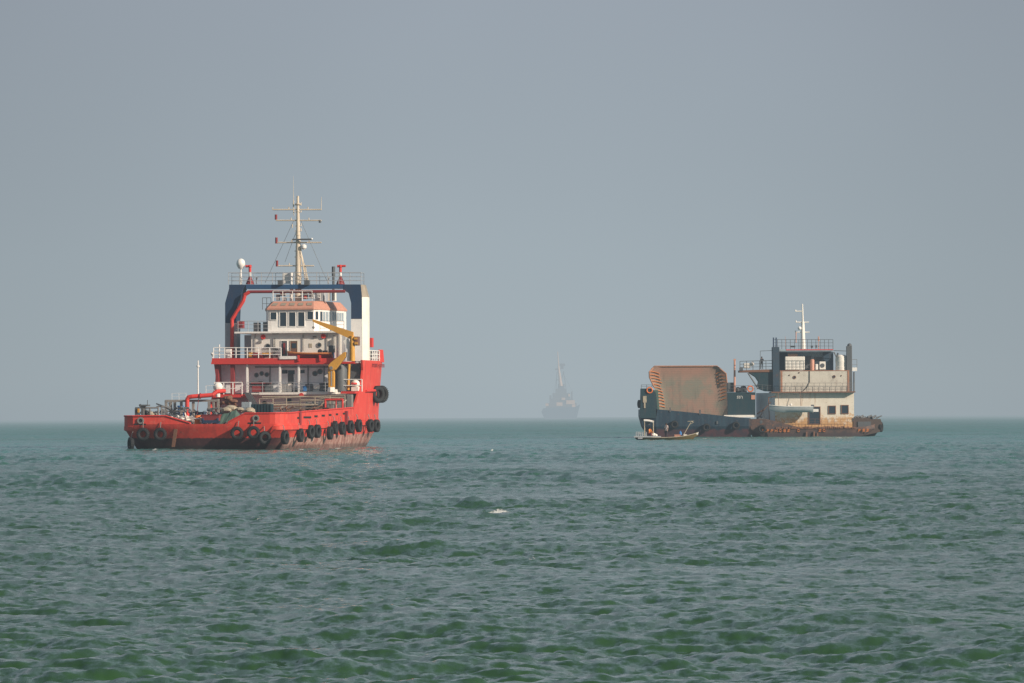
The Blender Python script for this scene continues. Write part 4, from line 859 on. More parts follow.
# casings either side of the ramp
q = MB(); q.prism([B(641, 388.5, 0), B(652, 388.5, 0), B(656, 393, 0), B(657.5, 409, 0), B(656, 418, 0), B(640.2, 418, 0)], (0, 3, 0)); c1 = obj('bow_casing', q, M['teal'], lct)
q = MB(); q.prism([B(728, 392.3, 1), B(755.5, 392.3, 1), B(755.5, 415.2, 1), B(728, 415.2, 1)], (0, 3.2, 0)); c2 = obj('bow_casing', q, M['teal'], lct)
q = MB(); q.prism([B(653.5, 390, .5), B(658, 390, .5), B(659.5, 410, .5), B(655, 410, .5)], (0, 1, 0)); obj('bow_casing', q, M['green'], lct)
q = MB(); kb(q, 724, 414.9, 756, 417.4, .3, 4); obj('casing_deck', q, M['cream'], lct)
q = MB(); kb(q, 643, 396, 646.6, 402.5, -.1, .1); kb(q, 644, 402.5, 645.5, 408, -.1, .08); obj('bow_light', q, M['beige'], lct)
q = MB(); q.rail([B(641.3, 388.4, .1), B(652, 388.4, .1)], .45, .03, 2, .6); obj('railing', q, M['dgrey'], lct); q = MB(); q.rail([B(729, 392, 1.1), B(755, 392, 1.1)], .8, .03, 2, .9); obj('railing', q, M['dgrey'], lct)
q = MB(); kb(q, 727.5, 382.5, 733.5, 392, 1.6, 1.2); q.ball(B(738, 390, 2), .4); kb(q, 740, 388, 747, 392.2, 1.6, 1.2); q.lathe(B(743.5, 388.5, 2.2), (0, 1, 0), [(0, .4), (.8, .4)], 12); obj('bow_winch', q, M['dgrey'], lct, bevel=.04)
q = MB(); q.tube(B(734.6, 392, 1.4), B(734.6, 359.5, 1.4), .15, .11); kb(q, 733.6, 358.8, 735.8, 360.6, 1.3, .2); obj('lamp_post', q, M['roof'], lct, smooth=True)
# casing number and faded sign
def digit(mb, x, z, w_, h_, segs, y, th=.05):
    S_ = {'a': (0, 1, 1, 1), 'b': (1, .5, 1, 1), 'c': (1, 0, 1, .5), 'd': (0, 0, 1, 0), 'e': (0, 0, 0, .5), 'f': (0, .5, 0, 1), 'g': (0, .5, 1, .5)}
    for s in segs:
        x0, z0, x1, z1 = S_[s]; mb.box((x + x0 * w_ - th, y - .02, z + z0 * h_ - th), (x + x1 * w_ + th, y, z + z1 * h_ + th))
q = MB(); a = B(737.2, 398.2, 1)
for i, s in enumerate(('afgcd', 'afgcd', 'abc')): digit(q, a.x + i * .26, a.z, .13, .26, s, .99, .032)
obj('hull_number', q, M['white'], lct)
q = MB(); kb(q, 751.2, 395, 755, 399.4, .93, .05); obj('sign', q, M['roof'], lct)
q = MB(); g = random.Random(5)
for px0, px1 in ((762.5, 776), (779, 790), (797, 799), (818.5, 824), (858, 869)):
    x = KX(px0); 
    while x < KX(px1): digit(q, x, B(800, 431.6, -.4).z, .28, .26, g.choice(['abcdef', 'acdfg', 'abefg', 'adefg', 'bcefg']), -.31 if x < KX(850) else -.28, .04); x += .52
obj('hull_lettering', q, M['orib'], lct)
# the ramp: a broad plate hollowed between ribbed sides
yr = 1.05; rows = []; prof = [(649.3, 371.5), (651, 368.6), (654.5, 366.2), (717.0, 366.0), (722, 369.2), (726, 373.5)]
def redge(py):
    L_ = [(366, 654.5), (368.5, 651), (372, 649.2), (377, 649.4), (383, 652), (390, 655.2), (400, 657.6), (416, 659)]
    R_r = [(366, 717), (369, 722), (373.5, 725.8), (380, 726.9), (392, 727.2), (416, 727.5)]
    return [np.interp(py, [p[0] for p in e], [p[1] for p in e]) for e in (L_, R_r)]
m = MB(); ny_, nx_ = 26, 30; P = []
for j in range(ny_):
    py = 366 + (417 - 366) * j / (ny_ - 1); l_, r_ = redge(py); lean = (1 - j / (ny_ - 1)) * -.9
    for i in range(nx_):
        s = i / (nx_ - 1); edge = max(0, 1 - min(s, 1 - s) / .16); v = yr + lean - .35 * edge ** 2 + .55
        p = B(l_ + (r_ - l_) * s, py, v); P.append(p)
P2 = [p + Vector((0, .18, 0)) for p in P]; nn = len(P)
fs = [(j * nx_ + i, j * nx_ + i + 1, (j + 1) * nx_ + i + 1, (j + 1) * nx_ + i) for j in range(ny_ - 1) for i in range(nx_ - 1)]
bd = [i for i in range(nx_)] + [j * nx_ + nx_ - 1 for j in range(1, ny_)] + [(ny_ - 1) * nx_ + i for i in range(nx_ - 2, -1, -1)] + [j * nx_ for j in range(ny_ - 2, 0, -1)]
m.add(P + P2, fs + [tuple(i + nn for i in f) for f in fs] + [(bd[i], bd[(i + 1) % len(bd)], bd[(i + 1) % len(bd)] + nn, bd[i] + nn) for i in range(len(bd))])
ramp = obj('bow_ramp', m, M['ramp'], lct, smooth=True)
M['rib2'] = paint('brown_orange_rust', (.40, .19, .115), .3, .4, .8)
def rib(j0, s0, s1, drop):
    q = MB(); pts = []
    for k in range(6):
        t_ = k / 5; py = j0 + drop * t_ ** 2; l_, r_ = redge(py); s = s0 + (s1 - s0) * t_; e = max(0, 1 - min(s, 1 - s) / .16); lean = (1 - (py - 366) / 51) * -.9
        pts.append(B(l_ + (r_ - l_) * s, py, yr + lean - .35 * e ** 2 + .42))
    for a, b in zip(pts, pts[1:]): q.prism([a, b, b - Vector((0, 0, .10)), a - Vector((0, 0, .07))], (0, .12, 0))
    obj('rib', q, M['orib'], ramp)
for k in range(12): rib(371 + k * 3.15, .012, .135 if k < 4 else .10, 2.2 - k * .1)
for k in range(9): rib(371.5 + k * 3.3, .985, .87 if k < 4 else .90, 2.0)
q = MB(); q.path([B(654.5, 366.3, yr - .4), B(717, 366.1, yr - .4), B(726, 373.6, yr - .9), B(727, 383, yr - .7)], .09); q.path([B(654.5, 366.3, yr - .4), B(649.4, 372, yr - .9), B(649.6, 377.5, yr - .8), B(654, 387, yr - .6)], .1); obj('ramp_rim', q, M['rib2'], ramp)
q = MB(); kb(q, 669.5, 407.5, 670.8, 412, -.1, .25); kb(q, 699, 409.8, 700.8, 414.5, -.1, .25); kb(q, 716.5, 421, 718, 424, -.15, .2); obj('bollard', q, M['dgrey'], lct)
# deckhouse
D0 = .6
q = MB(); q.box((KX(775, D0), D0, z_d), (KX(854, D0), D0 + 4.5, B(800, 392.6, D0).z)); dh = obj('lower_house', q, M['lctwall'], lct)
q = MB(); q.prism([(KX(775, D0) - .01, D0 + .05, z_d + .1), (KX(775, D0) - .01, D0 + 4.4, z_d + .1), (KX(756.2, D0 + 4), D0 + 4.3, z_d + .1), (KX(756.2, D0 + 4), D0 + 4.1, z_d + .1)], (0, 0, B(800, 392.7, D0).z - z_d - .1)); M['cwhite'] = paint('pale_blue_white_wall', (.80, .83, .85), .06, .2); obj('forward_wall', q, M['cwhite'], lct)
def kwin(px0, py0, px1, py1, v, par, name='window', mat='glass', fr_='rust'):
    m = MB(); kb(m, px0, py0, px1, py1, v - .04, .05); o = obj(name, m, M[mat], par); q = MB(); e = .7
    for b in ((px0 - e, py0 - e, px0, py1 + e), (px1, py0 - e, px1 + e, py1 + e), (px0, py0 - e, px1, py0), (px0, py1, px1, py1 + e)): kb(q, *b, v - .09, .095)
    obj('frame', q, M[fr_], o)
kwin(829, 406.3, 835.2, 413.4, D0, dh); kwin(841.8, 405.6, 848, 413.2, D0, dh); kwin(809.2, 407.2, 819.8, 423.6, D0, dh, 'doorway')
q = MB(); kb(q, 811, 409, 818.5, 411.8, D0 - .1, .05); obj('door_lintel_box', q, M['white'], dh)
q = MB(); q.box((KX(771, D0), D0 - .9, B(800, 392.8, D0).z), (KX(855, D0), D0 + 4.8, B(800, 391.6, D0).z)); obj('deck_slab', q, M['rust'], lct)
q = MB(); q.box((KX(780, D0), D0 - .2, B(800, 391.6, D0).z), (KX(849.3, D0), D0 + 4.4, B(800, 370.6, D0).z)); M['dcream'] = paint('dirty_cream_paint', (.60, .55, .47), .25, .45, streak=.55); uh = obj('upper_house', q, M['dcream'], lct)
q = MB()
for px in (781.5, 848.3): kb(q, px - .8, 371, px + .9, 391.5, D0 - .24, .03)
kb(q, 780, 370.2, 849.4, 371.2, D0 - .24, .03); obj('rust_edge', q, M['rib2'], uh)
for px, py, r in ((794.5, 377.3, .22), (834.1, 376.6, .2), (789.3, 375.2, .09), (841.2, 375.7, .09), (799, 372.7, .09)):
    q = MB(); c = B(px, py, D0 - .26); q.lathe(c, (0, 1, 0), [(0, r), (.07, r), (.07, r * .6), (0, r * .6)], 14, True); o = obj('porthole', q, M['rust'], uh); q = MB(); q.lathe(c + Vector((0, .02, 0)), (0, 1, 0), [(0, r * .6), (.02, r * .6)], 12); obj('pane', q, M['glass'], o)
q = MB(); q.rail([B(780, 391.6, D0 - .8), B(854, 391.6, D0 - .8)], B(800, 383, D0 - .8).z - B(800, 391.6, D0 - .8).z, .024, 3, .75); obj('railing', q, M['steel'], lct)
q = MB(); q.rail([B(776, 427.6, -.2), B(854, 427.6, -.2)], B(800, 419, 0).z - B(800, 427.6, 0).z, .02, 3, .8); obj('railing', q, M['rust'], lct)
q = MB(); q.path([B(809.5, 371, D0 - .26), B(809.5, 382, D0 - .26), B(807, 387, D0 - .3), B(803, 391, D0 - .3)], .04); obj('hose', q, M['black'], uh)
# left tower and wheelhouse
q = MB(); q.box((KX(773, D0), D0 - .3, B(800, 391.6, D0).z), (KX(779.5, D0), D0 + 2.5, B(776, 347, D0).z)); M['navy'] = paint('grimy_navy_paint', (.028, .055, .085), .3, .4); obj('forward_tower', q, M['navy'], lct)
q = MB(); q.box((KX(779.5, D0 + 2) + .02, D0 + 2.2, B(800, 370.6, D0).z), (KX(833, D0 + 2), D0 + 4.4, B(800, 351.6, D0).z)); obj('wheelhouse', q, M['lightblue'], lct)
q = MB(); kb(q, 823.5, 352, 833.3, 370.6, D0 + 1.2, 1); kb(q, 779.6, 352, 787, 370, D0 + 1.5, .6); obj('wheelhouse_pillar', q, M['navy'], lct)
q = MB(); kb(q, 805.5, 356, 811, 370.5, D0 + 2.1, .1); kb(q, 814, 357, 822, 361, D0 + 2.1, .1); obj('doorway', q, M['dgrey'], lct)
q = MB(); q.box((KX(774, D0), D0 - .2, B(800, 351.2, D0).z), (KX(833.5, D0), D0 + 4.6, B(800, 349.3, D0).z)); rfo = obj('roof', q, M['lightblue'], lct)
q = MB(); kb(q, 786, 349.2, 833.3, 350.3, D0 - .24, .03); obj('roof_stripe', q, M['red'], rfo)
q = MB(); q.rail([B(773.3, 349.2, D0 - .1), B(833, 349.2, D0 - .1)], B(800, 339.5, D0).z - B(800, 349.2, D0).z, .032, 3, .55); obj('railing', q, M['dgrey'], lct)
q = MB()
for px in (773.5, 776.2): q.tube(B(px, 350, D0 - .15), B(px, 337.5, D0 - .15), .09)
obj('rail_post', q, M['blue'], lct)
q = MB(); kb(q, 785.2, 356.5, 804.8, 369.8, D0 + .5, 1.0); o = obj('water_tank', q, M['cream'], lct, bevel=.08); q = MB(); kb(q, 788, 353.6, 797.5, 356.4, D0 + .6, .8); obj('tank_lid', q, M['roof'], o, bevel=.06); q = MB(); q.rail([B(785.2, 369.8, D0 + .4), B(804.8, 369.8, D0 + .4)], 1.2, .02, 3, .5); obj('tank_cage', q, M['dgrey'], o)
q = MB(); q.lathe(B(812.3, 370.3, D0 + .8), (0, 0, 1), [(0, .27), (1.3, .27), (1.42, .18)], 14); obj('gas_cylinder', q, M['roof'], lct, smooth=True)
q = MB(); kb(q, 819.5, 361.5, 825.5, 369.5, D0 + .6, .8); kb(q, 815.5, 364, 818, 369.8, D0 + .6, .5); obj('air_conditioner', q, M['cream'], lct, bevel=.05); q = MB(); q.lathe(B(822.5, 365.5, D0 + .55), (0, 1, 0), [(0, .28), (.04, .28)], 14); obj('fan', q, M['dgrey'], lct)
q = MB(); q.lathe(B(841.3, 370.5, D0 + .8), (0, 0, 1), [(0, .74), (.5, .76), (.52, .72), (1.1, .74), (1.12, .76), (1.8, .72), (2.0, .5)], 20); obj('water_tank', q, M['cream'], lct, smooth=True)
q = MB(); kb(q, 846.8, 346, 852.0, 391.6, D0 - .1, .8); q.ball(B(849.5, 345.6, D0 + .5), .3); obj('funnel', q, M['dgrey'], lct, bevel=.04)
q = MB(); q.tube(B(834, 352, D0), B(836.5, 357, D0), .08); q.tube(B(833.5, 350.5, D0), B(846, 351, D0), .04); q.tube(B(837, 357, D0), B(838, 353, D0), .12); obj('pipe', q, M['dgrey'], lct)
q = MB(); q.rail([B(852, 370, D0), B(857, 370, D0)], 1.35, .03, 2, .6); obj('railing', q, M['steel'], lct); q = MB(); kb(q, 852.2, 367.5, 857, 371, D0 - .1, .5); obj('searchlight_box', q, M['white'], lct)
q = MB(); q.tube(B(854, 372, D0 + .2), B(854, 392, D0 + .2), .1); obj('pipe', q, M['dgrey'], lct)
# bridge wing
q = MB(); q.prism([B(739.2, 370.4, D0), B(773, 369.3, D0), B(773, 372.0, D0), B(739.5, 372.4, D0)], (0, 3.5, 0)); wing = obj('bridge_wing', q, M['rust'], lct)
q = MB(); q.prism([B(747.5, 372.4, D0 + .1), B(773, 372.2, D0 + .1), B(773, 391.5, D0 + .1), B(764, 391), B(757.8, 388)] if False else [B(749, 372.5, D0 + .1), B(773, 372.1, D0 + .1), B(773, 391.5, D0 + .1), B(766, 391.2, D0 + .1), B(757.8, 388.4, D0 + .1), B(759, 381.5, D0 + .1), B(756, 377, D0 + .1)], (0, 3, 0)); obj('wing_support', q, M['teal'], wing)
q = MB(); q.tube(B(748, 373, D0), B(758, 388.5, D0), .09); obj('brace', q, M['dgrey'], wing)
q = MB(); q.rail([B(740, 370.3, D0 + .05), B(772.5, 369.4, D0 + .05)], B(750, 361, D0).z - B(750, 370, D0).z, .04, 3, .9); q.rail([B(757, 390, D0 - .1), B(773, 391, D0 - .1)], .7, .03, 3, .6); q.path([B(760.3, 369, D0), B(760.3, 351, D0), B(773, 350.5, D0)], .03); obj('railing', q, M['dgrey'], wing)
q = MB(); kb(q, 743.5, 362.8, 750.5, 368.3, D0 + .3, .5); q.ball(B(752, 364, D0 + .4), .28); obj('liferaft', q, M['cream'], wing, smooth=True, bevel=.08); q = MB(); kb(q, 739.5, 367.5, 743, 370.6, D0 - .1, .5); obj('side_lamp', q, M['dgrey'], wing)
# mast
q = MB(); q.tube(B(803, 349.5, D0 + 2), B(802.8, 322, D0 + 2), .34, .2, 12); q.tube(B(802.8, 322, D0 + 2), B(802.4, 304, D0 + 2), .13, .08, 10); ml = obj('mast', q, M['cream'], lct, smooth=True)
for y, x0, x1 in ((311.3, 795.5, 803), (322.2, 796, 809), (332.2, 795.5, 809.5)): q = MB(); q.tube(B(x0, y, D0 + 2), B(x1, y, D0 + 2), .07); q.tube(B(x0, y, D0 + 2), B(x0, y - 1.6, D0 + 2), .08); obj('crossarm', q, M['cream'], ml)
q = MB(); q.ball(B(799.6, 328.2, D0 + 1.6), .24); q.lathe(B(799.6, 329.5, D0 + 1.6), (0, 0, 1), [(0, .05), (.1, .2)], 10); obj('radar_dome', q, M['white'], ml, smooth=True)
q = MB(); q.tube(B(796, 343, D0 + 1), B(796, 332, D0 + 1), .06); q.tube(B(818.6, 349, D0 + 1), B(818.4, 336, D0 + 1), .05, .02); q.tube(B(818.6, 341, D0 + 1), B(818.6, 336.5, D0 + 1), .13, .06); q.tube(B(785.5, 349, D0 + 1), B(785.3, 336.5, D0 + 1), .02); obj('whip_aerial', q, M['roof'], ml)
q = MB(); kb(q, 790.5, 345.6, 795.3, 347.4, D0 + 1, .4); kb(q, 811, 345.5, 813, 347.8, D0 + 1, .4); kb(q, 815.5, 345, 817, 347.8, D0 + 1, .3); obj('searchlight', q, M['dgrey'], lct)
# stern works
q = MB(); q.prism([B(853.5, 420, .5), B(856, 416.6, .5), B(862, 418.2, .5), B(868, 417.6, .5), B(872, 419.5, .5), B(880.5, 419, .5), B(882, 423, .5), B(880, 432, .5), B(862, 436, .5), B(853.5, 429, .5)], (0, 9, 0)); M['sternrust'] = paint('dark_rusty_steel', (.085, .06, .05), .35, .5); sw = obj('stern_block', q, M['sternrust'], lct, label='dark raised stern works with winches')
q = MB(); g = random.Random(9)
for i in range(26):
    px = g.uniform(854.5, 879); py = g.uniform(416.2, 421); p = B(px, py, .6); q.tube(p + Vector((-g.uniform(.1, .4), 0, -.1)), p + Vector((g.uniform(.1, .4), .3, .12)), g.uniform(.05, .16), n=7)
kb(q, 858, 421.5, 871, 427, .38, .1); q.lathe(B(870, 418.2, .8), (0, 1, 0), [(0, .33), (1.5, .33)], 14); obj('winch', q, M['dgrey'], sw)
q = MB(); q.path([B(769.7, 427, .3), B(768.5, 397.5, .3), B(776, 396.3, .3)], .06); q.path([B(758.5, 419, .3), B(764, 409.5, .3), B(771, 402, .3)], .05); q.tube(B(757, 414, .5), B(764.5, 409, .5), .09); obj('davit', q, M['rust'], lct)
q = MB(); kb(q, 756, 421.5, 766, 427, .2, 1.0); q.ball(B(759.5, 418.6, .4), .35); q.ball(B(762, 422, .0), .5, sq=(1, .4, 1)); obj('mooring_winch', q, M['dgrey'], lct, bevel=.05)
q = MB(); kb(q, 806, 431.8, 807.5, 437, -.42, .1); kb(q, 813.5, 431.5, 815, 437, -.42, .1); kb(q, 817, 432.5, 818.3, 437, -.42, .1); obj('fender_bar', q, M['rust'], lct)
# boat slung at the side
a = B(791, 412.2, -.9); m, secs = boat_mesh(5.6, 1.6, .72)
rb2 = thing('workboat', 'pale grey open boat slung along the landing craft\'s cream wall', 'boat', K, (a.x, -.9, a.z), math.pi)
M['boatgrey'] = paint('pale_grey_hull', (.50, .53, .55), .1, .3); obj('hull', m, M['boatgrey'], rb2, smooth=True); q = MB(); q.path([Vector(s[0]) for s in secs], .05); q.path([Vector(s[6]) for s in secs], .05); obj('gunwale', q, M['white'], rb2)
q = MB(); q.box((-.4, -.3, .4), (.35, .3, .7)); q.ball((0, .1, .95), .16); q.ball((.3, 0, .75), .2); obj('seat', q, M['cream'], rb2); q = MB(); q.box((-2.95, -.15, .4), (-2.55, .15, .95)); q.box((-2.85, -.06, -.15), (-2.7, .06, .4)); obj('outboard_motor', q, M['dgrey'], rb2, bevel=.05)
q = MB()
for px in (778, 800): q.tube(B(px, 392.5, -.3), B(px + 1, 408, -.9), .03)
obj('fall_rope', q, M['rust'], lct)
put_tyre('black tyre hanging at the landing craft\'s stern', B(880.8, 427, 1.0), R(70), .62, .4, False, 'tyres on the landing craft', 'black', K)
put_tyre('black tyre high on the landing craft\'s blue bow edge', B(639.6, 404, .6), R(-75), .5, .4, False, 'tyres on the landing craft', 'black', K)
for px, py, lb in ((706.5, 427.5, 'faint dark tyre on the blue hull under the ramp\'s right edge'), (736, 425.5, 'faint dark tyre on the blue hull below the green casing'), (674.5, 424.5, 'faint dark tyre on the blue hull above the wooden fishing boat'), (762, 429, 'rusty half round tyre where blue hull meets rusty hull')):
    put_tyre(lb, B(px, py, -.3), 0, .5, .3, False, 'tyres on the landing craft', 'black', K)
for px, py, v, lb in ((649.6, 390.2, -.12, 'orange lifebuoy on the casing left of the raised ramp'), (750.4, 388.8, .8, 'orange lifebuoy on top of the green casing right of the ramp')):
    buoy(lb, K, B(px, py, v), 0, .43, 'orange lifebuoys at the landing craft\'s bow')

# ================================================================== PEOPLE
def person(label, fr, loc, rz, pose, shirt, trousers, s=1.0):
    j = dict(pelvis=(0, 0, .93), waist=(0, .0, 1.08), chest=(0, 0, 1.32), neck=(0, 0, 1.49), skull=(0, -.02, 1.60), crown=(0, -.01, 1.70),
             lsh=(.17, 0, 1.42), lel=(.23, .0, 1.15), lwr=(.25, -.08, .92), lha=(.25, -.10, .83), rsh=(-.17, 0, 1.42), rel=(-.23, 0, 1.15), rwr=(-.25, -.08, .92), rha=(-.25, -.10, .83),
             lhip=(.10, 0, .88), lkn=(.11, -.02, .50), lan=(.12, .01, .09), lto=(.13, -.16, .04), rhip=(-.10, 0, .88), rkn=(-.11, -.02, .50), ran=(-.12, .01, .09), rto=(-.13, -.16, .04))
    if pose == 'sit':
        dz = -.45
        for k in ('pelvis', 'waist', 'chest', 'neck', 'skull', 'crown', 'lsh', 'rsh', 'lhip', 'rhip'): x, y, z = j[k]; j[k] = (x, y - (z - .9) * .25, z + dz)
        j.update(lkn=(.16, -.42, .50), rkn=(-.14, -.42, .52), lan=(.15, -.40, .09), ran=(-.13, -.46, .09), lto=(.16, -.58, .04), rto=(-.14, -.64, .04), lel=(.26, -.2, .74), lwr=(.16, -.42, .62), lha=(.13, -.49, .61), rel=(-.26, -.2, .74), rwr=(-.16, -.42, .66), rha=(-.13, -.5, .65))
    if pose == 'lean': j.update(lel=(.26, -.12, 1.2), lwr=(.2, -.35, 1.1), lha=(.18, -.43, 1.09), rel=(-.26, -.12, 1.2), rwr=(-.2, -.35, 1.1), rha=(-.18, -.43, 1.09))
    rad = dict(pelvis=.13, waist=.12, chest=.145, neck=.055, skull=.088, crown=.06, sh=.065, el=.042, wr=.03, ha=.038, hip=.088, kn=.058, an=.04, to=.04)
    names = list(j); ed_ = [('pelvis', 'waist'), ('waist', 'chest'), ('chest', 'neck'), ('neck', 'skull'), ('skull', 'crown')]
    for q_ in 'lr': ed_ += [('chest', q_ + 'sh'), (q_ + 'sh', q_ + 'el'), (q_ + 'el', q_ + 'wr'), (q_ + 'wr', q_ + 'ha'), ('pelvis', q_ + 'hip'), (q_ + 'hip', q_ + 'kn'), (q_ + 'kn', q_ + 'an'), (q_ + 'an', q_ + 'to')]
    vs = [Vector(j[k]) for k in names]; es = [(names.index(a), names.index(b)) for a, b in ed_]; rr_ = [rad.get(k, rad.get(k[1:], .05)) for k in names]
    for q_, sg in (('l', 1), ('r', -1)):
        hnd = Vector(j[q_ + 'ha']); d = (hnd - Vector(j[q_ + 'wr'])).normalized()
        for f in range(4): vs.append(hnd + d * (.07 + .012 * (1.5 - abs(f - 1.5))) + Vector((0, (f - 1.5) * .022, 0))); rr_.append(.009); es.append((names.index(q_ + 'ha'), len(vs) - 1))
        vs.append(hnd + Vector((-sg * .05, -.02, .0)) + d * .02); rr_.append(.01); es.append((names.index(q_ + 'ha'), len(vs) - 1))
    me = bpy.data.meshes.new('skeleton'); me.from_pydata(vs, es, []); tmp = bpy.data.objects.new('skeleton', me); C.objects.link(tmp)
    tmp.modifiers.new('skin', 'SKIN'); sb = tmp.modifiers.new('sub', 'SUBSURF'); sb.levels = 2; sb.render_levels = 2
    if not me.skin_vertices: 
        bpy.context.view_layer.objects.active = tmp
    sv = me.skin_vertices[0].data if me.skin_vertices else None
    if sv is None:
        import bmesh; bm = bmesh.new(); bm.from_mesh(me); bm.verts.layers.skin.verify(); bm.to_mesh(me); bm.free(); sv = me.skin_vertices[0].data
    for i, r_ in enumerate(rr_): sv[i].radius = (r_ * (1.25 if i < 3 else 1), r_ * (.85 if i < 3 else 1)); sv[i].use_root = (i == 0)
    dg = bpy.context.evaluated_depsgraph_get(); bm_ = bpy.data.meshes.new_from_object(tmp.evaluated_get(dg)); bpy.data.objects.remove(tmp)
    for m_ in (M['skin'], shirt, trousers): bm_.materials.append(m_)
    off = -.45 if pose == 'sit' else 0
    for p in bm_.polygons:
        c = p.center
        if c.z > 1.46 + off: k = 0
        elif (pose != 'sit' and c.z < .84) or (pose == 'sit' and c.z < .60): k = 2 if c.z > .1 else 0
        else: k = 1
        if pose != 'sit' and abs(c.x) > .19 and c.z < 1.18: k = 0
        if pose == 'lean' and c.y < -.2: k = 0
        p.material_index = k; p.use_smooth = True
    o = thing('person', label, 'person', fr, loc, rz); b = bpy.data.objects.new('body', bm_); C.objects.link(b); b.parent = o; o.scale = (s, s, s)
    sk_ = Vector(j['skull']); q = MB(); q.ball(sk_ + Vector((0, .015, .05)), .108, 12, 8, (.95, 1.08, 1)); obj('hair', q, M['hair'], o, smooth=True)
    q = MB(); q.prism([sk_ + Vector((-.015, -.10, -.02)), sk_ + Vector((.015, -.10, -.02)), sk_ + Vector((0, -.09, .04))], (0, -.03, -.01)); obj('nose', q, M['skin'], o)
    return o
c_white = paint('pale_shirt_with_red', (.62, .50, .47), .0, .1, rc=(.5, .05, .05), sc=4); c_or = paint('orange_shirt', (.75, .24, .04), 0, .2); c_dk = paint('dark_cloth', (.03, .035, .05), 0, .2, .8)
person('crewman in dark clothes standing on the landing craft\'s bridge wing', K, B(761.8, 369.6, D0 + .6), R(15), 'lean', c_dk, c_dk, .96)

# ================================================================== FISHING BOAT
Bf = Frame(666, 522, R(-3)); Q = Bf.at
Bf.o.z = .17; Bf.M = Matrix.Translation(Bf.o) @ Matrix.Rotation(Bf.rot, 4, 'Z'); Bf.I = Bf.M.inverted(); Bf.c = Bf.I @ Vector((0, 0, CAM_H)); fb = thing('fishing_boat', 'small wooden fishing boat with pale canopy and raised bow before the landing craft', 'boat', Bf)
prof = [(635.2, 436.6, 638.5, .35), (642, 436.9, 641.5, .62), (652, 437.3, 652, .75), (664, 437.6, 664, .80), (676, 437.0, 676, .72), (686, 435.8, 684, .50), (693, 434.2, 688.5, .25), (698.2, 432.4, 691.5, .05)]
secs = []
for px, py, pb, hb in prof:
    t_ = Q(px, py, 0); bt = Q(pb, 441, 0); sb_ = bt.x; zt = t_.z; x = t_.x
    secs.append([(x, -hb, zt), (x * .6 + sb_ * .4, -hb * .9, zt * .4), (sb_, -hb * .45, -.3), (sb_, 0, -.38), (sb_, hb * .45, -.3), (x * .6 + sb_ * .4, hb * .9, zt * .4), (x, hb, zt), (x, hb * .86, zt), (x, hb * .5, max(.05, zt - .38)), (x, -hb * .5, max(.05, zt - .38)), (x, -hb * .86, zt), (x, -hb, zt)])
obj('hull', MB().loft(secs), M['wood'], fb, smooth=True)
q = MB(); q.path([Vector(s[0]) for s in secs], .04); q.path([Vector(s[6]) for s in secs], .04); obj('gunwale', q, M['beige'], fb)
q = MB(); kb_ = lambda mb, px0, py0, px1, py1, v, dep: (lambda a, b: mb.box((a.x, v, a.z), (b.x, v + dep, b.z)))(Q(px0, py1, v), Q(px1, py0, v))
q = MB(); kb_(q, 634, 436, 661, 437.4, -.78, .12); kb_(q, 638, 437.6, 642.5, 438.8, -.76, .1); obj('side_deck', q, M['grey'], fb)
q = MB(); kb_(q, 637, 438.4, 641, 441, -.6, 1.2); obj('transom', q, M['blue'], fb)
q = MB(); q.prism([Q(695, 434, -.1), Q(698.6, 431.8, -.1), Q(698, 434.6, -.1)], (0, .2, 0)); obj('stem_cap', q, M['white'], fb)
cn_ = MB(); pts = []
for i in range(7):
    t_ = i / 6; pts.append(Q(644 + 9.8 * t_, 419.3 + 1.6 * t_ - .5 * math.sin(t_ * 3.1), 0))
cn_.loft([[(p.x, -.62, p.z - .12), (p.x, -.3, p.z), (p.x, .3, p.z), (p.x, .62, p.z - .12), (p.x, .62, p.z - .2), (p.x, .3, p.z - .09), (p.x, -.3, p.z - .09), (p.x, -.62, p.z - .2), (p.x, -.62, p.z - .12)] for p in pts]); can = obj('canopy', cn_, M['cream'], fb)
for px, v in ((644.6, -.55), (653.3, -.55), (644.6, .55), (653.3, .55)): q = MB(); a = Q(px, 420.5, 0); b = Q(px, 437, 0); q.tube((a.x, v, a.z), (b.x, v, b.z), .045); obj('post', q, M['beige'], can)
q = MB(); q.rail([Q(636, 436.6, -.5), Q(646.5, 436.6, -.5)], .5, .035, 3, .22); q.rail([Q(636, 436.6, .5), Q(646.5, 436.6, .5)], .5, .03, 2, .4); obj('stern_rail', q, M['grey'], fb)
q = MB(); kb_(q, 646, 422.2, 650.2, 425.0, .1, .25); obj('hanging_bag', q, M['dgrey'], fb)
def put(name, label, cat, px, py, v, mb, mat, smooth=False):
    a = Q(px, py, v); return thing(name, label, cat, Bf, (a.x, v, a.z), 0, None, mb, mat if not isinstance(mat, str) else M[mat], smooth)
m = MB(); m.box((-.34, -.25, 0), (.34, .25, .28)); m.box((-.36, -.27, .24), (.36, .27, .30)); put('fish_box', 'pale orange box forward of the standing man on the fishing boat', 'box', 677.5, 437.2, -.1, m, 'roof')
m = MB(); m.box((-.18, -.2, 0), (.18, .2, .22)); m.box((-.19, -.21, .18), (.19, .21, .23)); put('fish_box', 'small cream box beside the foot of the slanting pole', 'box', 685.2, 436.4, -.05, m, 'cream')
m = MB(); m.lathe((0, 0, 0), (0, 0, 1), [(0, .15), (.3, .15), (.4, .06), (.46, .06)], 12); put('water_jug', 'blue plastic jug standing on the pale orange box', 'jug', 680.4, 435.0, -.1, m, 'bluep', True)
m = MB(); m.ball((0, 0, .22), .27, 10, 7, (1.1, 1, .8)); m.ball((.3, 0, .12), .2, 8, 6); put('net_heap', 'white bundled net beside the seated man in orange', 'net', 653.2, 436.6, -.35, m, 'cream', True)
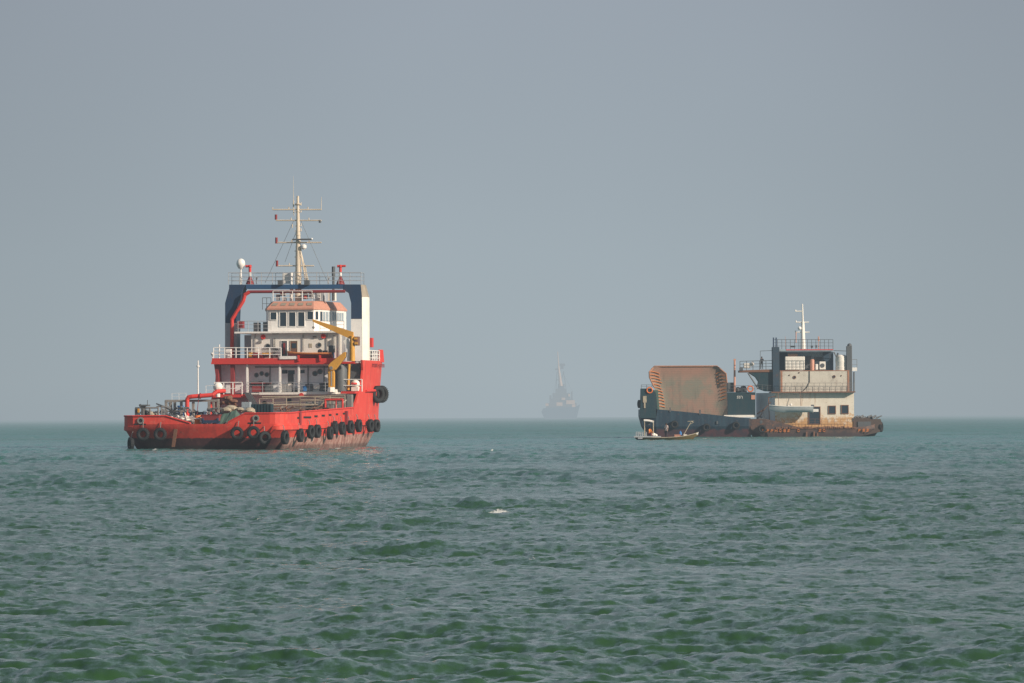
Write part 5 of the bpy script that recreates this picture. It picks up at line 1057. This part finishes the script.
a = Q(683, 436, 0); b = Q(691.3, 421.3, 0) - a; m = MB(); m.tube((0, 0, 0), b, .05, .04); m.tube(b + Vector((-.42, 0, -.02)), b + Vector((.28, 0, .02)), .04); m.tube(b * .93 + Vector((-.05, 0, -.2)), b + Vector((.3, 0, -.1)), .03); m.ball(b + Vector((.05, 0, -.05)), .1)
thing('boat_pole', 'slanting pale pole with a crossbar rising from the fishing boat\'s bow', 'pole', Bf, a, 0, None, m, M['beige'])
person('standing man in a pale shirt and dark trousers amidships on the fishing boat', Bf, Q(666.4, 438.3, 0), R(-35), 'stand', c_white, c_dk, 1.0)
person('seated man in an orange shirt under the fishing boat\'s canopy', Bf, Q(648.9, 438.2, -.3), R(60), 'sit', c_or, M['darkred'], 1.02)

# ================================================================== DISTANT SHIP
Z = Frame(561, 5200, R(0)); U = Z.at
fs_ = thing('distant_ship', 'pale hazy ship far off on the horizon with a tall mast', 'ship', Z)
def ub_(mb, px0, py0, px1, py1, v, dep):
    a = U(px0, py1, v); b = U(px1, py0, v); return mb.box((a.x, v, a.z), (b.x, v + dep, b.z))
M['farhull'] = paint('far_hull_blue_grey', (.03, .08, .15), 0, .2, limit=.955); M['farlit'] = paint('far_sunlit_cream', (.80, .55, .42), 0, .6, limit=.88); M['fardark'] = paint('far_grey_paint', (.16, .14, .15), 0, .3, limit=.95)  # warm, less hazed cream puts sunlit patches into the superstructure's colour
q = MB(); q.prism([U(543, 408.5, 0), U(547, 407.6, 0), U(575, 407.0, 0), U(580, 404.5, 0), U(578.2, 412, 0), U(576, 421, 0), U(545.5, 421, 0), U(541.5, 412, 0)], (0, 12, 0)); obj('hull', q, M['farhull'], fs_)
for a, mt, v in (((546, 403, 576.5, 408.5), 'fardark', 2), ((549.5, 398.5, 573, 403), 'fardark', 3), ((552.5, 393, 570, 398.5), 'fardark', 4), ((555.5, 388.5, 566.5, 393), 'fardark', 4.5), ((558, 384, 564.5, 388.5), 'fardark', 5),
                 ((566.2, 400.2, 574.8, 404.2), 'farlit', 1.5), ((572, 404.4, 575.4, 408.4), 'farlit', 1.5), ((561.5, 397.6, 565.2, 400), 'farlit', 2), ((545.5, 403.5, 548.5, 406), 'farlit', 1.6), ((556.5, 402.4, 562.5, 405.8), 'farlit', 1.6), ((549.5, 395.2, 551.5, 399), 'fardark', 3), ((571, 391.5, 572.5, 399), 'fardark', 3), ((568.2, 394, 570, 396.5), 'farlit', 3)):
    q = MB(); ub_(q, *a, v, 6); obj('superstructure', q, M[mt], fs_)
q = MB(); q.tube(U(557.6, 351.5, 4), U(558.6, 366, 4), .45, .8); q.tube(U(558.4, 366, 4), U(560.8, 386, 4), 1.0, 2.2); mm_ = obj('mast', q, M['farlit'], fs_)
q = MB()
for x0, y0, x1, y1 in ((557, 372, 556, 388), (556.6, 380, 562, 379), (559, 388, 564, 371), (563.5, 371, 566, 388)): q.tube(U(x0, y0, 5), U(x1, y1, 5), .4)
obj('lattice', q, M['fardark'], mm_)
for a in ((559.5, 363.5, 565, 366), (560.5, 366, 563.5, 369), (555, 368.5, 558.5, 370)): q = MB(); ub_(q, *a, 4, 1); obj('radar', q, M['fardark'], mm_)
q = MB(); q.tube(U(553, 396, 4), U(558.6, 366, 4), .14); q.tube(U(573, 392, 4), U(560, 368, 4), .14); obj('stay', q, M['fardark'], mm_)

def islands(o):
    me = o.data; n = len(me.vertices); par = list(range(n))
    def f(a):
        while par[a] != a: par[a] = par[par[a]]; a = par[a]
        return a
    for e in me.edges: par[f(e.vertices[0])] = f(e.vertices[1])
    grp = {}
    for p in me.polygons: grp.setdefault(f(p.vertices[0]), []).append([me.vertices[i].index for i in p.vertices])
    return grp
def split(o):
    g_ = islands(o)
    if len(g_) < 2 or len(g_) > 40: return
    nm_ = o.name.split('.')[0]; co = [v.co[:] for v in o.data.vertices]; sm_ = o.data.polygons[0].use_smooth
    for fs in g_.values():
        ids = sorted({i for q in fs for i in q}); mp_ = {a: b for b, a in enumerate(ids)}
        m = MB(); m.v = [co[i] for i in ids]; m.f = [tuple(mp_[i] for i in q) for q in fs]
        c = obj(nm_, m, o.data.materials[0], o.parent, sm_)
        for md in o.modifiers:
            if md.type == 'BEVEL': b_ = c.modifiers.new('bevel', 'BEVEL'); b_.width = md.width; b_.segments = 2; b_.limit_method = 'ANGLE'
    bpy.data.objects.remove(o)
for o in [o for o in bpy.data.objects if o.type == 'MESH' and o.name.split('.')[0] in ('deck_machinery', 'side_platform', 'deck_locker', 'roof_equipment', 'vent_box', 'funnel', 'roof_patch', 'bollard', 'fender_bar', 'searchlight', 'rail_post', 'stern_console', 'rubbing_bar', 'wheelhouse_pillar', 'deck_support', 'fall_rope', 'deck_pipes', 'air_conditioner')]: split(o)

scn.render.engine = 'CYCLES'
scn.cycles.max_bounces = 6; scn.cycles.caustics_reflective = False; scn.cycles.caustics_refractive = False
try: scn.cycles.use_denoising = True; scn.cycles.denoiser = 'OPENIMAGEDENOISE'; scn.cycles.denoising_prefilter = 'ACCURATE'
except Exception: pass
scn.render.filter_size = 1.5
